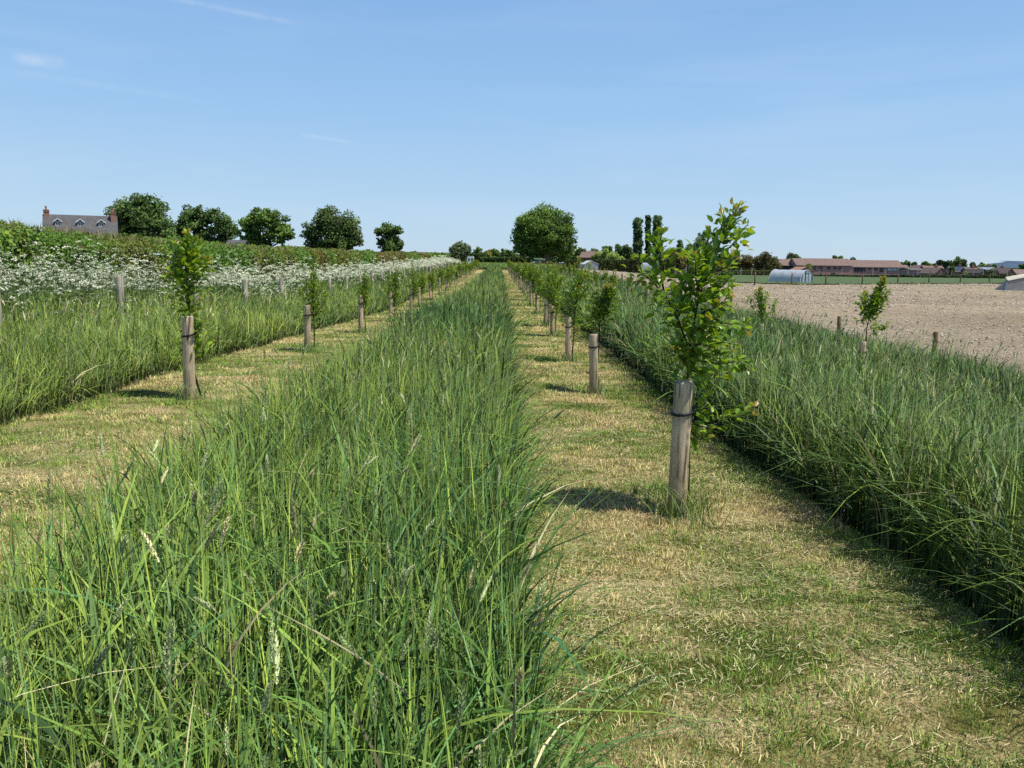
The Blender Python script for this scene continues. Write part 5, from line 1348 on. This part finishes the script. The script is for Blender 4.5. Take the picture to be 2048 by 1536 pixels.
tunnel('polytunnel', 'arched milky plastic polytunnel with dark framed door at the soil edge', 1541, 1621, 1590, 539.5, 567, None, R(38), W=2.9)
tunnel('polytunnel', 'small white arched polytunnel partly behind the large fruit tree', 1281, 1318, 1318, 525.5, 538, 185, R(60), W=2.3)
def gable_tent():
    Y = 150; a = at(1168, 538, Y); b = at(1197, 538, Y); g = min(gz(a.x, Y), a.z); W = b.x-a.x
    he = at(1168, 528.5, Y).z-g; hr = at(1182, 522, Y).z-g
    o = empty('field_tent', ((a.x+b.x)/2, Y, g), R(10))
    mb = MB(); mb.add([(-W/2, 0, 0), (W/2, 0, 0), (W/2, 0, he), (0, 0, hr), (-W/2, 0, he), (-W/2, 3, 0), (W/2, 3, 0), (W/2, 3, he), (0, 3, hr), (-W/2, 3, he)],
                     [(0, 1, 2, 3, 4), (1, 6, 7, 2), (5, 0, 4, 9), (6, 5, 9, 8, 7)]); mb.build('wall', M['tent'], o)
    mb = MB()
    for s in (-1, 1):
        q = [(s*(W/2+.08), -.08, he-.02), (s*(W/2+.08), 3.08, he-.02), (0, 3.08, hr+.03), (0, -.08, hr+.03)]
        mb.add(q+[(x, y, z+.06) for x, y, z in q], [(0, 1, 2, 3), (4, 7, 6, 5), (0, 4, 5, 1), (1, 5, 6, 2), (2, 6, 7, 3), (3, 7, 4, 0)])
    mb.build('roof', M['pane_bright'], o)
    tag(o, 'small blue grey gabled shelter at the far edge of the soil', 'shelter')
M['tent'] = noise_mat('blue_grey_sheet', (.22, .27, .32), (.29, .34, .39), 2, .5)
gable_tent()
def ark():   # grey tapered field shelter cut by the right edge
    g = ground(2012, 583); Y = g.y; o = empty('field_shelter', (g.x, Y, g.z)); s = Y/F_PX
    def q(px, py, dy=0): p = at(px, py, Y+dy); return (p.x-g.x, p.y-Y, p.z-g.z)
    fl, fr_, tl, tr = q(2008, 583), q(2075, 584), q(2016, 563), q(2075, 551)
    tl2, tr2 = q(2012, 560.5, 1.2), q(2075, 547, 2.6)
    mb = MB(); bl = (fl[0]-.1, 1.6, 0); brr = (fr_[0], 3.2, 0)
    mb.add([fl, fr_, tr, tl, tl2, tr2, bl, brr], [(0, 1, 2, 3), (6, 0, 3, 4), (7, 6, 4, 5), (1, 7, 5, 2)]); mb.build('wall', M['shelterwall'], o)
    e = .04; mb = MB()
    Q = [(tl[0]-.05, tl[1]-.05, tl[2]+e), (tr[0], tr[1]-.05, tr[2]+e), (tr2[0], tr2[1]+.05, tr2[2]+e+.12), (tl2[0]-.05, tl2[1]+.05, tl2[2]+e+.22)]
    mb.add(Q+[(x, y, z+.05) for x, y, z in Q], [(0, 3, 2, 1), (4, 5, 6, 7), (0, 1, 5, 4), (1, 2, 6, 5), (2, 3, 7, 6), (3, 0, 4, 7)]); mb.build('roof', M['shelterroof'], o)
    mb = MB(); n = 8; V = []
    for i in range(n+1):
        a_ = math.pi*i/n; V.append((fl[0]+.05+.28*math.sin(a_)*.8, fl[1]-.06, .02+(tl[2]-.06)*(1-math.cos(a_))/2))
    V0 = [(x, y-.03, z) for x, y, z in V]
    mb.add(V0, [tuple(range(n+1))]); mb.build('side_flap', M['tent'], o)
    tag(o, 'grey tapered field shelter with beige sloping roof at the right edge', 'shelter')
M['shelterwall'] = noise_mat('grey_canvas', (.22, .225, .225), (.32, .32, .315), 2, .8, bump=.2)
M['shelterroof'] = noise_mat('beige_canvas', (.42, .40, .31), (.55, .52, .42), 1.5, .8)
ark()
# white caravan at the end of the hedge
def caravan():
    Y = 150; a = at(934, 519, Y); b = at(948, 519, Y); W = b.x-a.x; g = gz(a.x, Y); t = at(940, 512.5, Y).z-g
    o = empty('caravan', (a.x, Y, g))
    mb = MB(); z0 = .4
    mb.add([(0, 0, z0), (W, 0, z0), (W+.05, 0, t*.6), (W-.12, 0, t), (.12, 0, t), (-.05, 0, t*.6)]+[(x, 2.0, z) for x, z in ((0, z0), (W, z0), (W+.05, t*.6), (W-.12, t), (.12, t), (-.05, t*.6))],
           [(0, 1, 2, 3, 4, 5), (11, 10, 9, 8, 7, 6)]+[(i, i+6, (i+1) % 6+6, (i+1) % 6) for i in range(6)]); mb.build('body', M['white'], o)
    mb = MB(); mb.box(W*.15, W*.4, -.02, -.003, t*.55, t*.8); mb.build('window', M['glass'], o)
    mb = MB(); mb.box(W*.6, W*.85, -.02, -.003, t*.55, t*.8); mb.build('window', M['glass'], o)
    mb = MB(); mb.tube([(W*.5, -.05, .3), (W*.5, .15, .3)], .3, 12); mb.build('wheel', M['tie'], o)
    tag(o, 'small white caravan behind the far end of the left row', 'caravan')
caravan()
# white rail gate at the far end
def gate():
    Y = 160; a = at(892, 517.5, Y); b = at(905, 517.5, Y); g = gz(a.x, Y); W = b.x-a.x
    o = empty('metal_gate', (a.x, Y, g))
    mb = MB()
    for k in range(5): mb.tube([(0, 0, .25+k*.22), (W, 0, .25+k*.22)], .03, 5)
    mb.build('bar', M['pane_bright'], o)
    for x in (0, W): mb = MB(); mb.tube([(x, 0, -.1), (x, 0, 1.35)], .06, 6); mb.build('post', M['post'], o)
    tag(o, 'grey barred metal gate at the far end of the left fence', 'gate')
gate()

# ------------------------------------------------------------------ distant hill and land
def hill():
    Y = 9000; n = 60; V = []; F = []
    xs = np.linspace(1900, 2200, n); prof = np.interp(xs, [1900, 1955, 1975, 1990, 2000, 2008, 2020, 2032, 2045, 2080, 2200], [537, 535.5, 532.5, 527.5, 523, 521.3, 523, 527.5, 532.5, 537, 540])+.35*np.sin(xs*.9)+.2*np.sin(xs*2.1)
    m = 9
    for x, p in zip(xs, prof):
        t = at(x, p, Y)
        for j in range(m):
            u = j/(m-1); V.append((t.x, Y-1500*(1-u)+120*math.sin(x*.3+j), -60+(t.z+60)*math.sin(u*math.pi/2)))
    F = [(i*m+j, (i+1)*m+j, (i+1)*m+j+1, i*m+j+1) for i in range(n-1) for j in range(m-1)]
    tag(mk('hill', V, np.array(F), M['hill'], None, None, True), kind='structure')
M['hill'] = noise_mat('woodland_painted_haze', (.085, .13, .19), (.105, .155, .22), .004, 1.0, spec=.0)  # distance haze painted into the bluish base colour
hill()

# ------------------------------------------------------------------ light
SUN_EL, SUN_AZ_VEC = R(62), Vector((1.0, -.30, 0)).normalized()
sd = Vector((SUN_AZ_VEC.x*math.cos(SUN_EL), SUN_AZ_VEC.y*math.cos(SUN_EL), math.sin(SUN_EL)))
sun = bpy.data.lights.new('sun', 'SUN'); sun.energy = 5.0; sun.angle = R(.53); sun.color = (1, .95, .86)
so = bpy.data.objects.new('sun', sun); COL.objects.link(so); so.rotation_euler = sd.to_track_quat('Z', 'Y').to_euler()
W = bpy.data.worlds.new('World'); SC.world = W; W.use_nodes = True
nt = W.node_tree; nt.nodes.clear(); L = nt.links.new
out = nt.nodes.new('ShaderNodeOutputWorld'); bg_ = nt.nodes.new('ShaderNodeBackground'); L(bg_.outputs[0], out.inputs[0])
sky = nt.nodes.new('ShaderNodeTexSky'); sky.sky_type = 'NISHITA'; sky.sun_disc = False; sky.sun_elevation = SUN_EL
sky.sun_rotation = math.atan2(sd.x, sd.y); sky.air_density = 1.0; sky.dust_density = .2; sky.ozone_density = 2.5; sky.altitude = 50
SKY_STR = .115
bg_.inputs[1].default_value = SKY_STR
tc = nt.nodes.new('ShaderNodeTexCoord')
# low-elevation haze gradient laid over the physical sky
sxyz = nt.nodes.new('ShaderNodeSeparateXYZ'); L(tc.outputs['Generated'], sxyz.inputs[0])
rp = nt.nodes.new('ShaderNodeValToRGB'); L(sxyz.outputs['Z'], rp.inputs[0]); e = rp.color_ramp.elements
e[0].position = 0; e[0].color = (.53, .69, .84, 1); e[1].position = .36; e[1].color = (.215, .43, .80, 1)
x = e.new(.05); x.color = (.48, .68, .88, 1); x = e.new(.18); x.color = (.34, .58, .89, 1)
sc_ = nt.nodes.new('ShaderNodeVectorMath'); sc_.operation = 'SCALE'; L(rp.outputs[0], sc_.inputs[0]); sc_.inputs['Scale'].default_value = 1/SKY_STR
wm = nt.nodes.new('ShaderNodeMapRange'); L(sxyz.outputs['Z'], wm.inputs[0]); wm.inputs[1].default_value = .36; wm.inputs[2].default_value = .6; wm.inputs[3].default_value = .9; wm.inputs[4].default_value = 0
hm = nt.nodes.new('ShaderNodeMixRGB'); L(wm.outputs[0], hm.inputs[0]); L(sky.outputs[0], hm.inputs[1]); L(sc_.outputs[0], hm.inputs[2])
base_sky = hm.outputs[0]
# thin high cloud streaks
mp = nt.nodes.new('ShaderNodeMapping'); mp.inputs['Scale'].default_value = (1.2, 1.2, 9); mp.inputs['Rotation'].default_value = (R(4), R(9), 0); L(tc.outputs['Generated'], mp.inputs[0])
nz = nt.nodes.new('ShaderNodeTexNoise'); nz.inputs['Scale'].default_value = 2.4; nz.inputs['Detail'].default_value = 7; nz.inputs['Roughness'].default_value = .55; nz.inputs['Distortion'].default_value = .3
L(mp.outputs[0], nz.inputs['Vector'])
mr = nt.nodes.new('ShaderNodeMapRange'); mr.inputs[1].default_value = .48; mr.inputs[2].default_value = .78; mr.inputs[3].default_value = 0; mr.inputs[4].default_value = .09; L(nz.outputs['Fac'], mr.inputs[0])
fac = mr.outputs[0]
def addm(a, b):
    n = nt.nodes.new('ShaderNodeMath'); n.operation = 'ADD'; L(a, n.inputs[0]); L(b, n.inputs[1]); return n.outputs[0]
def mul(a, b):
    n = nt.nodes.new('ShaderNodeMath'); n.operation = 'MULTIPLY'; L(a, n.inputs[0])
    if isinstance(b, float): n.inputs[1].default_value = b
    else: L(b, n.inputs[1])
    return n.outputs[0]
def dot(v):
    n = nt.nodes.new('ShaderNodeVectorMath'); n.operation = 'DOT_PRODUCT'; L(tc.outputs['Generated'], n.inputs[0]); n.inputs[1].default_value = v; return n.outputs['Value']
def mrange(x, a, b, c, d, t='SMOOTHSTEP'):
    n = nt.nodes.new('ShaderNodeMapRange'); n.interpolation_type = t; L(x, n.inputs[0])
    for k, v in zip((1, 2, 3, 4), (a, b, c, d)): n.inputs[k].default_value = v
    return n.outputs[0]
def absn(x):
    n = nt.nodes.new('ShaderNodeMath'); n.operation = 'ABSOLUTE'; L(x, n.inputs[0]); return n.outputs[0]
def streak(p, q, width, s):
    a = ray(*p).normalized(); b = ray(*q).normalized(); nn = a.cross(b).normalized(); c = (a+b).normalized(); half = a.angle(b)/2
    d = absn(dot(nn)); along = dot(c)
    m1 = mrange(d, 0, width, s, 0); m2 = mrange(along, math.cos(half*1.15), math.cos(half*.3), 0, 1)
    return mul(m1, m2)
nz2 = nt.nodes.new('ShaderNodeTexNoise'); nz2.inputs['Scale'].default_value = 55; nz2.inputs['Detail'].default_value = 5; L(tc.outputs['Generated'], nz2.inputs['Vector'])
rough_ = mrange(nz2.outputs['Fac'], .3, .65, .35, 1)
for st in (((300, -12), (600, 48), .005, .14), ((0, 140), (420, 204), .006, .06), ((600, 268), (710, 286), .004, .12), ((250, 330), (300, 330), .003, .06)):
    fac = addm(fac, mul(streak(*st), rough_))
cdir = ray(80, 121).normalized(); upv = Vector((0, 0, 1)); 
vert = cdir.cross(cdir.cross(upv)).normalized()
d1 = absn(dot(vert)); al = dot(cdir)
off_ = dot(tuple((vert)))
cl_ = mul(mrange(d1, 0, .010, 1, 0), mrange(al, math.cos(.028), math.cos(.004), 0, .25))
fac = addm(fac, mul(cl_, rough_))
mix = nt.nodes.new('ShaderNodeMixRGB'); mix.inputs[2].default_value = (8.2, 8.4, 8.6, 1); L(fac, mix.inputs[0]); L(base_sky, mix.inputs[1]); L(mix.outputs[0], bg_.inputs[0])

SC.view_settings.view_transform = 'Standard'; SC.view_settings.look = 'None'; SC.view_settings.exposure = 0; SC.view_settings.gamma = 1
c = SC.cycles
c.max_bounces = 5; c.diffuse_bounces = 1; c.glossy_bounces = 2; c.transmission_bounces = 3; c.transparent_max_bounces = 4
c.use_denoising = False
SC.render.filter_size = 1.2
c.sample_clamp_indirect = 4
c.caustics_reflective = False; c.caustics_refractive = False
print('blade faces', sum(len(o.data.polygons) for o in bpy.data.objects if o.type == 'MESH'), 'objects', len(bpy.data.objects))
